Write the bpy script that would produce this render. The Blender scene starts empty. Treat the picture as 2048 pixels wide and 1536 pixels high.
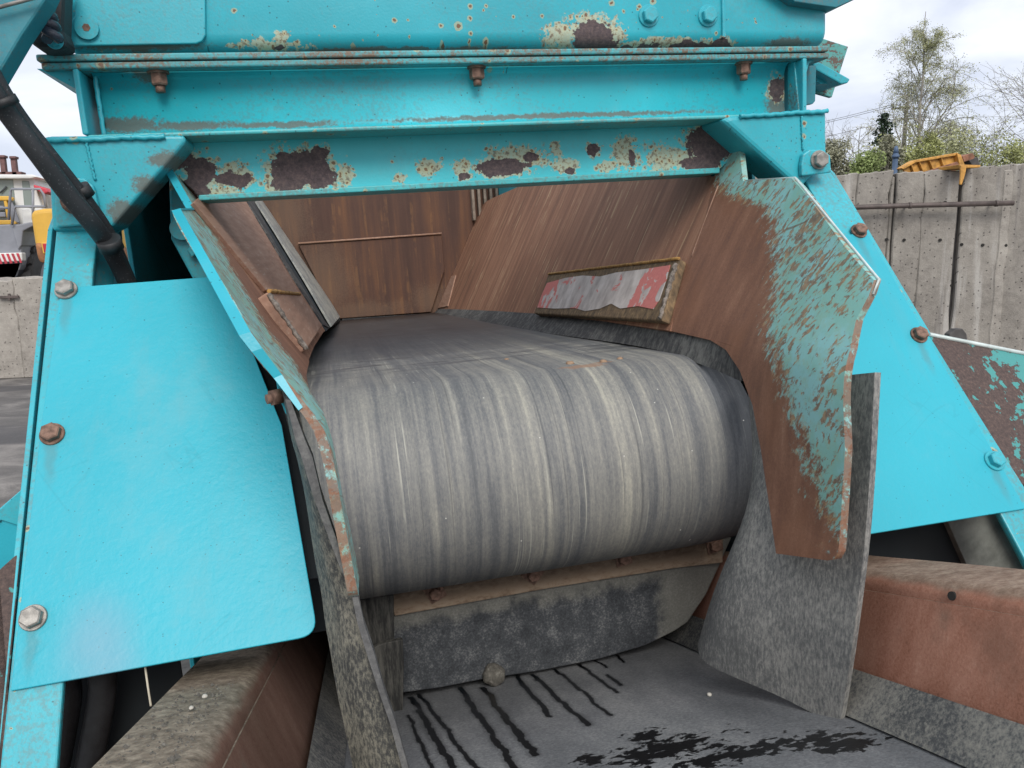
import bpy, bmesh, math, random
from mathutils import Vector, Matrix, noise as mnoise

# ------------------------------------------------------------------ camera
random.seed(7)
S = bpy.context.scene
COL = S.collection
F, CX, CY = 1540.0, 1024.0, 768.0           # focal length and centre for the 2048 px wide photograph


def unit(*v):
    return Vector(v).normalized()


# directions of the machine's axes and of gravity, seen from the camera (x right, y up, -z forward)
MX = unit(8007 - CX, -(24 - CY), -F)
MU = unit(-(1580 - CX), 9200 - CY, F)
MU = (MU - MX * MU.dot(MX)).normalized()
MY = MU.cross(MX)
WU = unit(-(1166 - CX), 9620 - CY, F)
WX = (MX - WU * MX.dot(WU)).normalized()
WY = WU.cross(WX)
RW = Matrix((WX, WY, WU))                    # camera -> world
RM = Matrix((MX, MY, MU))                    # camera -> machine
CAMH = 1.75
CAMLOC = Vector((0, 0, CAMH))

cam_data = bpy.data.cameras.new('camera')
cam_data.sensor_width = 36.0
cam_data.lens = 36.0 * F / 2048.0
cam_data.clip_start = 0.05
cam_data.clip_end = 2000
cam = bpy.data.objects.new('camera', cam_data)
COL.objects.link(cam)
cam.matrix_world = Matrix.Translation(CAMLOC) @ RW.to_4x4()
S.camera = cam

# ------------------------------------------------------------------ world, sun, exposure
SUN_EL, SUN_AZ = math.radians(40), math.radians(181)   # azimuth clockwise from +Y: behind the viewer, to the right
world = bpy.data.worlds.new('World')
S.world = world
world.use_nodes = True
wn, wl = world.node_tree.nodes, world.node_tree.links
wn.clear()
w_out = wn.new('ShaderNodeOutputWorld')
w_bg = wn.new('ShaderNodeBackground')
w_sky = wn.new('ShaderNodeTexSky')
w_sky.sky_type = 'NISHITA'
w_sky.sun_disc = False
w_sky.sun_elevation = SUN_EL
w_sky.sun_rotation = SUN_AZ
w_sky.dust_density = 2.0
w_tc = wn.new('ShaderNodeTexCoord')
w_map = wn.new('ShaderNodeMapping')
w_map.inputs['Scale'].default_value = (1.0, 1.0, 3.2)
w_map.inputs['Rotation'].default_value = (0.0, 0.25, 0.6)
w_n = wn.new('ShaderNodeTexNoise')
w_n.inputs['Scale'].default_value = 2.3
w_n.inputs['Detail'].default_value = 7.0
w_n.inputs['Roughness'].default_value = 0.52
w_n.inputs['Distortion'].default_value = 0.35
w_r = wn.new('ShaderNodeValToRGB')
w_r.color_ramp.elements[0].position = 0.38
w_r.color_ramp.elements[0].color = (4.9, 5.2, 6.1, 1)
w_r.color_ramp.elements[1].position = 0.64
w_r.color_ramp.elements[1].color = (8.4, 8.5, 8.8, 1)
w_mix = wn.new('ShaderNodeMixRGB')
w_mix.inputs[0].default_value = 0.86
wl.new(w_tc.outputs['Generated'], w_map.inputs['Vector'])
wl.new(w_map.outputs['Vector'], w_n.inputs['Vector'])
wl.new(w_n.outputs['Fac'], w_r.inputs['Fac'])
wl.new(w_sky.outputs['Color'], w_mix.inputs[1])
wl.new(w_r.outputs['Color'], w_mix.inputs[2])
wl.new(w_mix.outputs['Color'], w_bg.inputs['Color'])
wl.new(w_bg.outputs['Background'], w_out.inputs['Surface'])
w_bg.inputs['Strength'].default_value = 0.10

sun_d = bpy.data.lights.new('sun', 'SUN')
sun_d.energy = 1.5
sun_d.angle = math.radians(28)
sun_d.color = (1.0, 0.96, 0.90)
sun = bpy.data.objects.new('sun', sun_d)
COL.objects.link(sun)
sd = Vector((math.sin(SUN_AZ) * math.cos(SUN_EL), math.cos(SUN_AZ) * math.cos(SUN_EL), math.sin(SUN_EL)))
sun.rotation_euler = sd.to_track_quat('Z', 'Y').to_euler()
sun.location = (0, 0, 30)

S.view_settings.view_transform = 'Standard'
S.view_settings.look = 'None'
S.view_settings.gamma = 1.0
S.view_settings.exposure = 0.66
S.view_settings.use_curve_mapping = False

# ------------------------------------------------------------------ measuring helpers
# machine frame: origin at the camera, X along the front beam, Y into the machine, Z up
OFF = Vector((0.32, 1.60, -1.75))            # foot of the machine: origin of its Empty


def mray(px, py):
    return RM @ unit(px - CX, CY - py, -F)


def PY(px, py, y):
    d = mray(px, py)
    return d * (y / d.y)


def PX(px, py, x):
    d = mray(px, py)
    return d * (x / d.x)


def PZ(px, py, z):
    d = mray(px, py)
    return d * (z / d.z)


def PP(px, py, p0, nrm):
    d = mray(px, py)
    return d * (p0.dot(nrm) / d.dot(nrm))


def WD(px, py, dist):
    """world point seen at a pixel, dist metres ahead (along world Y)"""
    d = RW @ unit(px - CX, CY - py, -F)
    return CAMLOC + d * (dist / d.y)


TAU = math.radians(37)
SLN = Vector((0, -math.cos(TAU), math.sin(TAU)))   # normal of the slanted guards
SLP = Vector((0, 1.55, 0.07))


def PS(px, py, lift=0.0):
    return PP(px, py, SLP + SLN * lift, SLN)


XM = 0.32                                    # the machine's middle


def mir(v):
    return Vector((2 * XM - v[0], v[1], v[2]))


# ------------------------------------------------------------------ material helpers
class NT:
    def __init__(self, name, local=True):
        self.mat = bpy.data.materials.new(name)
        self.mat.use_nodes = True
        self.t = self.mat.node_tree
        self.b = self.t.nodes['Principled BSDF']
        tc = self.t.nodes.new('ShaderNodeTexCoord')
        self.co = tc.outputs['Object']
        if local:
            self.co = self.vop('ADD', self.co, tuple(OFF))
        s = self.t.nodes.new('ShaderNodeSeparateXYZ')
        self.t.links.new(self.co, s.inputs[0])
        self.x, self.y, self.z = s.outputs[0], s.outputs[1], s.outputs[2]
        g = self.t.nodes.new('ShaderNodeNewGeometry')
        self.nrm = g.outputs['Normal']

    def put(self, sock, v):
        if isinstance(v, bpy.types.NodeSocket):
            self.t.links.new(v, sock)
        elif isinstance(v, (tuple, list)):
            n = len(sock.default_value)
            sock.default_value = tuple(v)[:n] if len(v) >= n else tuple(v) + (1.0,)
        else:
            sock.default_value = v

    def m(self, op, a, b=0.0, c=0.0, clamp=False):
        n = self.t.nodes.new('ShaderNodeMath')
        n.operation = op
        n.use_clamp = clamp
        self.put(n.inputs[0], a)
        self.put(n.inputs[1], b)
        self.put(n.inputs[2], c)
        return n.outputs[0]

    def vop(self, op, a, b=(0, 0, 0)):
        n = self.t.nodes.new('ShaderNodeVectorMath')
        n.operation = op
        self.put(n.inputs[0], a)
        self.put(n.inputs[1], b)
        return n.outputs['Value'] if op in ('LENGTH', 'DOT_PRODUCT', 'DISTANCE') else n.outputs['Vector']

    def noise(self, scale=5.0, detail=4.0, rough=0.55, vec=None, st=None, dist=0.0, color=False):
        n = self.t.nodes.new('ShaderNodeTexNoise')
        v = vec if vec is not None else self.co
        if st:
            v = self.vop('MULTIPLY', v, st)
        self.put(n.inputs['Vector'], v)
        n.inputs['Scale'].default_value = scale
        n.inputs['Detail'].default_value = detail
        n.inputs['Roughness'].default_value = rough
        n.inputs['Distortion'].default_value = dist
        return n.outputs['Color'] if color else n.outputs['Fac']

    def voro(self, scale, vec=None, feature='F1', rand=1.0, flat=True):
        n = self.t.nodes.new('ShaderNodeTexVoronoi')
        n.feature = feature
        v = vec if vec is not None else self.co
        if flat:
            n.voronoi_dimensions = '2D'
            a = self.t.nodes.new('ShaderNodeSeparateXYZ')
            b = self.t.nodes.new('ShaderNodeCombineXYZ')
            self.put(a.inputs[0], v)
            self.put(b.inputs[0], a.outputs[0])
            self.put(b.inputs[1], self.m('ADD', a.outputs[2], self.m('MULTIPLY', a.outputs[1], 0.6)))
            v = b.outputs[0]
        self.put(n.inputs['Vector'], v)
        n.inputs['Scale'].default_value = scale
        n.inputs['Randomness'].default_value = rand
        return n.outputs['Distance'], n.outputs.get('Color')

    def ramp(self, fac, stops, interp='LINEAR'):
        n = self.t.nodes.new('ShaderNodeValToRGB')
        cr = n.color_ramp
        cr.interpolation = interp
        while len(cr.elements) < len(stops):
            cr.elements.new(0.5)
        for e, (p, c) in zip(cr.elements, stops):
            e.position = p
            e.color = (c, c, c, 1) if not isinstance(c, (tuple, list)) else tuple(c) + (1,)
        self.put(n.inputs[0], fac)
        return n.outputs[0]

    def step(self, v, lo, hi):
        n = self.t.nodes.new('ShaderNodeMapRange')
        self.put(n.inputs[0], v)
        self.put(n.inputs[1], lo)
        self.put(n.inputs[2], hi)
        n.clamp = True
        n.interpolation_type = 'SMOOTHSTEP'
        return n.outputs[0]

    def mix(self, fac, a, b, mode='MIX'):
        n = self.t.nodes.new('ShaderNodeMixRGB')
        n.blend_type = mode
        self.put(n.inputs[0], fac)
        self.put(n.inputs[1], a)
        self.put(n.inputs[2], b)
        return n.outputs[0]

    def warp(self, scale, amp, detail=3.0, vec=None):
        c = self.noise(scale, detail, 0.6, vec=vec, color=True)
        return self.vop('ADD', vec if vec is not None else self.co,
                        self.vop('MULTIPLY', self.vop('SUBTRACT', c, (0.5, 0.5, 0.5)), (amp, amp, amp)))

    def field(self, spots, vec):
        """smallest scaled distance to a list of (centre, (rx, ry, rz))"""
        out = None
        for c, r in spots:
            d = self.vop('LENGTH', self.vop('MULTIPLY', self.vop('SUBTRACT', vec, tuple(c)),
                                            tuple(1.0 / q if q else 0.0 for q in r)))
            out = d if out is None else self.m('MINIMUM', out, d)
        return out

    def done(self, color, rough=0.6, bump=None, strength=0.3, dist=0.004, metal=0.0, spec=0.5):
        self.put(self.b.inputs['Base Color'], color)
        self.put(self.b.inputs['Roughness'], rough)
        self.put(self.b.inputs['Metallic'], metal)
        self.b.inputs['Specular IOR Level'].default_value = spec
        if bump is not None:
            n = self.t.nodes.new('ShaderNodeBump')
            n.inputs['Strength'].default_value = strength
            n.inputs['Distance'].default_value = dist
            self.put(n.inputs['Height'], bump)
            self.put(self.b.inputs['Normal'], n.outputs[0])
        return self.mat


def flat(name, c, rough=0.6, metal=0.0, var=0.25, scale=6.0, local=False, bump=0.0):
    t = NT(name, local)
    v = t.noise(scale, 5, 0.6)
    col = t.mix(t.step(v, 0.3, 0.7), tuple(q * (1 - var) for q in c), tuple(min(1, q * (1 + var)) for q in c))
    return t.done(col, rough, t.noise(scale * 8, 4, 0.6) if bump else None, bump, 0.003, metal)


TEAL = (0.028, 0.380, 0.460)
FRESH = (0.026, 0.385, 0.485)


def paint(name, base, rough=0.42, spots=(), halos=(), dirt=(), specks=0.0, dust=0.0, peel=0.0008, pits=0.5):
    t = NT(name)
    big = t.noise(3.5, 4, 0.6)
    col = t.mix(t.step(big, 0.25, 0.75), tuple(q * 0.86 for q in base), tuple(min(1, q * 1.10) for q in base))
    fade = t.noise(9, 6, 0.65)
    col = t.mix(t.m('MULTIPLY', t.step(fade, 0.52, 0.75), 0.16), col, (0.22, 0.50, 0.52))
    h = t.noise(210, 3, 0.5)
    h = t.m('MULTIPLY', h, 0.25)
    rgh = rough
    # tiny dark pits
    if pits:
        d, c = t.voro(85)
        keep = t.m('GREATER_THAN', t.vop('DOT_PRODUCT', c, (1, 0, 0)), 1.0 - 0.10 * pits)
        pm = t.m('MULTIPLY', t.m('LESS_THAN', d, 0.12), keep)
        col = t.mix(t.m('MULTIPLY', pm, 0.75), col, (0.01, 0.09, 0.11))
    w = t.warp(28, 0.030, 6)
    w2 = t.warp(110, 0.007, 4)
    if specks:
        d, c = t.voro(34, vec=w2)
        r = t.vop('DOT_PRODUCT', c, (1, 0, 0))
        patch = t.step(t.noise(4.0, 3, 0.6), 0.36, 0.56)
        size = t.m('MULTIPLY', t.m('MULTIPLY', t.m('SUBTRACT', r, 1.0 - specks), 1.0 / specks), patch)
        size = t.m('MULTIPLY', size, 0.30)
        on = t.m('GREATER_THAN', size, 0.03)
        halo = t.m('MULTIPLY', t.m('LESS_THAN', d, t.m('MULTIPLY', size, 1.0)), on)
        core = t.m('MULTIPLY', t.m('LESS_THAN', d, t.m('MULTIPLY', size, 0.48)), on)
        col = t.mix(t.m('MULTIPLY', halo, 0.8), col, (0.36, 0.40, 0.26))
        col = t.mix(core, col, (0.17, 0.085, 0.045))
        h = t.m('SUBTRACT', h, t.m('MULTIPLY', core, 0.6))
    if dirt:
        f = t.field(dirt, t.warp(30, 0.014, 4))
        g = t.noise(160, 5, 0.7)
        f2 = t.m('ADD', f, t.m('MULTIPLY', t.m('SUBTRACT', g, 0.5), 1.8))
        dm = t.step(f2, 1.15, 0.55)
        col = t.mix(t.m('MULTIPLY', dm, 0.85), col, t.mix(g, (0.10, 0.085, 0.07), (0.17, 0.16, 0.13)))
        rgh = t.m('ADD', rough, t.m('MULTIPLY', dm, 0.4))
    if halos or spots:
        fs = t.field(list(spots), w) if spots else 9.0
        fh = t.m('MINIMUM', fs, t.field(list(halos), w)) if halos else fs
        grain = t.noise(75, 6, 0.68)
        hal = t.step(t.m('ADD', fh, t.m('MULTIPLY', t.m('SUBTRACT', grain, 0.5), 3.4)), 1.22, 0.95)
        dd, dc_ = t.voro(70, vec=w2)
        rr_ = t.vop('DOT_PRODUCT', dc_, (1, 0, 0))
        zone = t.step(t.m('ADD', fh, t.m('MULTIPLY', t.m('SUBTRACT', t.noise(40, 4, 0.6), 0.5), 2.2)), 1.55, 1.1)
        ringm = t.m('MULTIPLY', t.m('LESS_THAN', dd, t.m('MULTIPLY', rr_, 0.52)), zone)
        dotm = t.m('MULTIPLY', t.m('LESS_THAN', dd, t.m('MULTIPLY', rr_, 0.24)), zone)
        hcol = t.ramp(t.noise(120, 4, 0.65), [(0.30, (0.14, 0.075, 0.045)), (0.42, (0.32, 0.21, 0.11)),
                                              (0.50, (0.50, 0.49, 0.33)), (0.75, (0.42, 0.52, 0.42))])
        col = t.mix(t.m('MULTIPLY', hal, 0.85), col, hcol)
        col = t.mix(t.m('MULTIPLY', ringm, 0.8), col, (0.46, 0.47, 0.31))
        col = t.mix(t.m('MULTIPLY', dotm, 0.9), col, (0.20, 0.105, 0.055))
        hal = t.m('MAXIMUM', hal, ringm)
        edge = t.m('ADD', fs, t.m('MULTIPLY', t.m('SUBTRACT', t.noise(60, 6, 0.68), 0.5), 1.3))
        core = t.step(edge, 1.0, 0.965)
        rc = t.ramp(t.noise(140, 6, 0.75), [(0.3, (0.045, 0.034, 0.038)), (0.5, (0.092, 0.068, 0.072)),
                                            (0.72, (0.17, 0.12, 0.11))])
        col = t.mix(core, col, rc)
        h = t.m('ADD', t.m('SUBTRACT', h, t.m('MULTIPLY', core, 1.4)),
                t.m('MULTIPLY', t.m('MULTIPLY', t.noise(190, 5, 0.7), core), 1.2))
        rgh = t.m('ADD', rgh, t.m('MULTIPLY', t.m('MAXIMUM', core, hal), 0.45), clamp=True)
    if dust:
        g = t.noise(130, 6, 0.75)
        s2 = t.noise(6, 4, 0.6)
        dm = t.m('MULTIPLY', t.step(t.m('ADD', g, t.m('MULTIPLY', s2, 0.55)), 0.81 - 0.14 * dust, 0.92), min(1, dust))
        col = t.mix(dm, col, (0.16, 0.11, 0.075))
    return t.done(col, rgh, h, 0.35, 0.003)


def streaky(name, stops, st, vec_scale=1.0, fine=260, rough=0.72, light=None, lf=0.2, fuzz=None, bump=0.25):
    """rusted, material-polished steel with streaks along one direction; st squeezes the noise"""
    t = NT(name)
    a = t.noise(vec_scale, 5, 0.62, st=st)
    b = t.noise(fine, 4, 0.7)
    c = t.noise(3.0, 3, 0.5)
    v = t.m('ADD', t.m('ADD', t.m('MULTIPLY', a, 0.62), t.m('MULTIPLY', b, 0.22)), t.m('MULTIPLY', c, 0.2))
    col = t.ramp(v, stops)
    if light:
        s2 = t.noise(vec_scale * 2.6, 3, 0.5, st=st)
        brk = t.noise(14, 3, 0.6)
        lm = t.m('MULTIPLY', t.step(s2, 0.56, 0.68), t.step(brk, 0.40, 0.6))
        col = t.mix(t.m('MULTIPLY', lm, lf), col, light)
    if fuzz:
        f = t.field(fuzz, t.warp(10, 0.12, 4))
        g = t.noise(230, 4, 0.8)
        fm = t.step(t.m('ADD', f, t.m('MULTIPLY', t.m('SUBTRACT', g, 0.5), 2.6)), 1.0, 0.3)
        col = t.mix(t.m('MULTIPLY', fm, 0.38), col, (0.20, 0.135, 0.09))
    return t.done(col, rough, b, bump, 0.0012, spec=0.35)


def rubber(name, base=(0.030, 0.032, 0.035), dust=0.5, dcol=(0.26, 0.25, 0.22), grain=170, streak=None, rough=0.72):
    """dusty, scuffed rubber: dark ground, pale dust in the grain, dark scuffs"""
    t = NT(name)
    g = t.noise(grain, 5, 0.78, st=streak)
    g2 = t.noise(grain * 0.3, 5, 0.7, st=(1.0, 1.0, 0.5))
    b = t.noise(5, 5, 0.62)
    v = t.m('ADD', t.m('ADD', t.m('MULTIPLY', g, 0.58), t.m('MULTIPLY', g2, 0.14)), t.m('MULTIPLY', b, 0.30))
    v = t.m('ADD', v, (dust - 0.5) * 0.10)
    mid = tuple(0.45 * p + 0.55 * q for p, q in zip(base, dcol))
    col = t.ramp(v, [(0.34, tuple(q * 0.6 for q in base)), (0.47, base), (0.57, mid), (0.70, dcol)])
    sc = t.noise(26, 4, 0.6, st=(1.0, 1.0, 0.18))
    col = t.mix(t.m('MULTIPLY', t.step(sc, 0.60, 0.70), 0.35), col, tuple(q * 0.5 for q in base))
    return t.done(col, rough, g, 0.4, 0.002, spec=0.35)


# --- colour spots measured on the beam faces (centre px, size px)
def sp(lst, y):
    out = []
    for px, py, rx, rz in lst:
        c = PY(px, py, y)
        k = y / F
        out.append((c, (rx * k, 0, rz * k)))
    return out


YB, YW, YL, YT = 1.55, 1.605, 1.64, 1.585     # flange front, channel web, lower beam, upper box

M = {}
M['fresh'] = paint('fresh_turquoise_paint', FRESH, 0.36, pits=0.7)
M['strap'] = paint('strap_paint', (0.035, 0.40, 0.48), 0.42, specks=0.22, dust=0.35)
M['teal'] = paint('teal_paint', TEAL, 0.42, specks=0.10, dust=0.25)
M['gusset'] = paint('gusset_paint', (0.030, 0.40, 0.48), 0.40, specks=0.07, dust=0.2, pits=1.6,
                    dirt=sp([(330, 320, 30, 16), (290, 370, 22, 18), (245, 425, 26, 26), (440, 470, 8, 8)], YB))
M['channel'] = paint('channel_paint', (0.030, 0.48, 0.565), 0.38, specks=0.03, dust=0.25,
                     spots=sp([(1552, 178, 18, 26)], YW),
                     dirt=sp([(250, 250, 70, 16), (380, 252, 90, 9), (1555, 205, 30, 45), (1100, 232, 400, 6), (560, 250, 130, 7),
                              (300, 150, 30, 16)], YW))
M['flange'] = paint('flange_paint', (0.05, 0.36, 0.40), 0.5, specks=0.45, dust=1.0)
M['lip'] = paint('lip_paint', (0.06, 0.43, 0.46), 0.45, specks=0.35, dust=0.5)
M['lower'] = paint('lower_beam_paint', (0.050, 0.54, 0.615), 0.42, specks=0.06, dust=0.1,
                   spots=sp([(365, 318, 22, 16), (402, 345, 26, 30), (392, 378, 26, 22), (470, 360, 34, 15), (598, 336, 56, 32),
                             (640, 306, 18, 14), (640, 350, 30, 28), (580, 366, 34, 16), (930, 351, 14, 9), (1005, 334, 56, 17),
                             (1062, 313, 17, 10), (1140, 343, 12, 8), (1184, 300, 15, 12), (1262, 316, 8, 15),
                             (1425, 285, 60, 40), (1455, 255, 60, 22), (1400, 330, 44, 16)], YL),
                   halos=sp([(690, 350, 14, 18), (860, 335, 22, 14), (1030, 318, 56, 22), (1110, 300, 12, 14), (1250, 305, 26, 30),
                             (1325, 318, 34, 28), (1215, 330, 20, 9), (1130, 330, 24, 14), (925, 335, 18, 14), (560, 375, 26, 14),
                             (430, 385, 40, 9), (800, 357, 12, 8), (470, 345, 26, 14), (1370, 320, 30, 22)], YL))
M['upper'] = paint('upper_box_paint', (0.026, 0.39, 0.475), 0.36, specks=0.5, dust=0.15,
                   spots=sp([(1186, 70, 40, 30), (1205, 92, 48, 12), (1290, 93, 60, 7), (1390, 90, 60, 8), (560, 92, 10, 5),
                             (1450, 88, 26, 12)], YT),
                   halos=sp([(1120, 72, 30, 22), (1180, 56, 40, 24), (1225, 78, 24, 30), (1340, 84, 110, 7), (565, 76, 12, 12),
                             (520, 86, 30, 6), (540, 88, 60, 5)], YT),
                   dirt=sp([(280, 90, 120, 8), (800, 96, 300, 5), (1580, 85, 60, 12)], YT))
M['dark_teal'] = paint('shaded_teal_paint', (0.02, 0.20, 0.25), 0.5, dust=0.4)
M['steel'] = flat('zinc_bolt_steel', (0.30, 0.285, 0.26), 0.5, 0.45, 0.3, 60, True, 0.15)
M['rust_bolt'] = flat('rusty_bolt_steel', (0.19, 0.115, 0.085), 0.7, 0.3, 0.45, 70, True, 0.3)
M['black'] = flat('black_hose_rubber', (0.018, 0.019, 0.021), 0.55, 0, 0.3, 60, True, 0.15)
M['weld'] = flat('weld_metal', (0.22, 0.19, 0.165), 0.5, 0.3, 0.6, 120, True, 0.7)
M['gold'] = flat('orange_rust_edge', (0.36, 0.20, 0.06), 0.8, 0, 0.4, 90, True, 0.4)
M['fit'] = flat('glossy_dark_hose', (0.03, 0.04, 0.06), 0.25, 0, 0.4, 40, True, 0.3)
M['void'] = flat('gap_shade_black', (0.005, 0.008, 0.010), 0.9, 0, 0.3, 6, True)  # black colour standing for shade in the gaps
M['drab'] = flat('drab_dusty_steel', (0.13, 0.135, 0.12), 0.85, 0, 0.4, 14, True, 0.2)
M['dark'] = flat('dark_inner_steel', (0.012, 0.022, 0.028), 0.8, 0, 0.3, 6, True)  # dark base carries the shade of the machine's inside
M['bright_edge'] = flat('bare_cut_edge', (0.55, 0.62, 0.60), 0.5, 0.1, 0.2, 20, True)

RUST = [(0.30, (0.095, 0.056, 0.042)), (0.47, (0.225, 0.111, 0.069)), (0.58, (0.305, 0.157, 0.097)), (0.74, (0.43, 0.262, 0.170))]
M['wall'] = streaky('hopper_wall_rust', RUST, (0.0, 1.0, 0.05), 26, light=(0.50, 0.35, 0.21), lf=0.8)
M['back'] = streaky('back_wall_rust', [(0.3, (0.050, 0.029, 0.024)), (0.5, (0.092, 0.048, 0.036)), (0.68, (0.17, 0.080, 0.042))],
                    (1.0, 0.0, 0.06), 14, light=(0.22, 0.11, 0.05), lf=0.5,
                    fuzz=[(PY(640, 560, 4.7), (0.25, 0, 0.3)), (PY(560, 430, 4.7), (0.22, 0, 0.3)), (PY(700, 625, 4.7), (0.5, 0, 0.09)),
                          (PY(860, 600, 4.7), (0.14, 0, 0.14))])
M['liner'] = streaky('liner_rust', [(0.3, (0.22, 0.122, 0.084)), (0.5, (0.34, 0.198, 0.140)), (0.72, (0.46, 0.30, 0.22))],
                     (3.0, 0.25, 3.0), 22, light=(0.5, 0.42, 0.34), lf=0.4)
M['ribs'] = flat('rib_dusty_steel', (0.24, 0.19, 0.15), 0.8, 0, 0.3, 20, True)
ORANGE = [(0.32, (0.15, 0.070, 0.042)), (0.45, (0.40, 0.180, 0.118)), (0.58, (0.52, 0.265, 0.185)), (0.74, (0.66, 0.44, 0.33))]


def wing_mat(shift=0.0):
    t = NT('chute_wing_rust_and_paint')
    # boundary between bare rust and paint: distance from the free edge as a function of height
    rust = t.ramp(t.m('ADD', t.m('ADD', t.m('MULTIPLY', t.noise(24, 5, 0.62, st=(0.0, 1.0, 0.25)), 0.5), t.m('MULTIPLY', t.noise(240, 5, 0.78), 0.34)),
                      t.m('MULTIPLY', t.noise(4, 3, 0.5), 0.18)),
                  [(0.34, (0.10, 0.060, 0.050)), (0.48, (0.195, 0.094, 0.060)), (0.58, (0.265, 0.135, 0.086)), (0.72, (0.42, 0.27, 0.19))])
    warm_rust = t.step(t.noise(7, 3, 0.5), 0.48, 0.7)  # warmer rust tone in random patches
    rust = t.mix(t.m('MULTIPLY', warm_rust, 0.45), rust, (0.22, 0.10, 0.055))
    pt = t.mix(t.step(t.noise(13, 4, 0.6), 0.4, 0.6), (0.22, 0.45, 0.40), (0.25, 0.50, 0.50))
    green = t.noise(60, 4, 0.7)
    pt = t.mix(t.m('MULTIPLY', t.step(green, 0.45, 0.7), 0.6), pt, (0.27, 0.42, 0.31))
    # chips: short slanting strokes
    rm_ = t.t.nodes.new('ShaderNodeMapping')
    rm_.inputs['Rotation'].default_value = (-0.62, 0, 0)
    t.put(rm_.inputs[0], t.warp(40, 0.006, 3))
    ch = t.noise(95, 5, 0.68, vec=rm_.outputs[0], st=(0.8, 1.0, 0.42), dist=0.3)
    dens = t.noise(8, 4, 0.65)
    chips = t.step(t.m('ADD', ch, t.m('MULTIPLY', t.m('SUBTRACT', dens, 0.5), 0.42)), 0.512, 0.565)
    pt = t.mix(t.m('MULTIPLY', chips, 0.9), pt, t.mix(t.step(green, 0.35, 0.65), (0.17, 0.095, 0.065), (0.36, 0.22, 0.12)))
    # long scratches
    for rot, off, ln in ((0.22, 0.0, 1.0), (1.35, 3.0, 1.0)):
        n = t.t.nodes.new('ShaderNodeMapping')
        n.inputs['Rotation'].default_value = (rot, 0, 0)
        n.inputs['Location'].default_value = (off, off, off)
        t.put(n.inputs[0], t.co)
        s = t.noise(9, 2, 0.5, vec=n.outputs[0], st=(0.0, 0.12, 1.5))
        line = t.step(t.m('ABSOLUTE', t.m('SUBTRACT', s, 0.5)), 0.006, 0.002)
        line = t.m('MULTIPLY', line, t.step(t.noise(11, 3, 0.6), 0.50, 0.58))
        pt = t.mix(t.m('MULTIPLY', line, 0.7), pt, (0.15, 0.08, 0.05))
    zn = t.m('DIVIDE', t.m('ADD', t.z, 0.60), 0.85, clamp=True)       # z -0.60 .. 0.25
    yb = t.ramp(zn, WING_CURVE)                                        # y of the boundary
    wob = t.m('MULTIPLY', t.m('SUBTRACT', t.noise(28, 6, 0.65), 0.5), 0.09)
    wob = t.m('ADD', wob, t.m('MULTIPLY', t.m('SUBTRACT', t.noise(120, 4, 0.7), 0.5), 0.07))
    dlt = t.m('ADD', t.m('SUBTRACT', t.m('SUBTRACT', t.y, shift), yb), wob)                    # >0: rust
    frg = t.m('MULTIPLY', t.m('SUBTRACT', t.noise(75, 6, 0.75, vec=rm_.outputs[0], st=(1, 1, 0.5)), 0.5), 0.34)
    k = t.step(t.m('ADD', dlt, frg), -0.030, 0.024)
    ns_ = t.t.nodes.new('ShaderNodeSeparateXYZ')
    t.put(ns_.inputs[0], t.nrm)
    edge_k = t.m('MULTIPLY', t.step(ns_.outputs[1], -0.6, -0.85), t.step(t.noise(50, 5, 0.7), 0.36, 0.5))
    k = t.m('MAXIMUM', k, t.m('MULTIPLY', edge_k, 0.85))
    rim = t.m('MULTIPLY', t.step(dlt, -0.035, 0.0), t.step(t.noise(55, 5, 0.7), 0.45, 0.6))
    pt = t.mix(t.m('MULTIPLY', rim, 0.75), pt, (0.40, 0.23, 0.10))
    col = t.mix(k, pt, rust)
    h = t.m('SUBTRACT', t.m('MULTIPLY', t.noise(240, 4, 0.75), 0.5), t.m('MULTIPLY', t.m('MAXIMUM', chips, k), 0.7))
    return t.done(col, t.m('ADD', 0.5, t.m('MULTIPLY', k, 0.22)), h, 0.35, 0.0018, spec=0.35)


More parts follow.
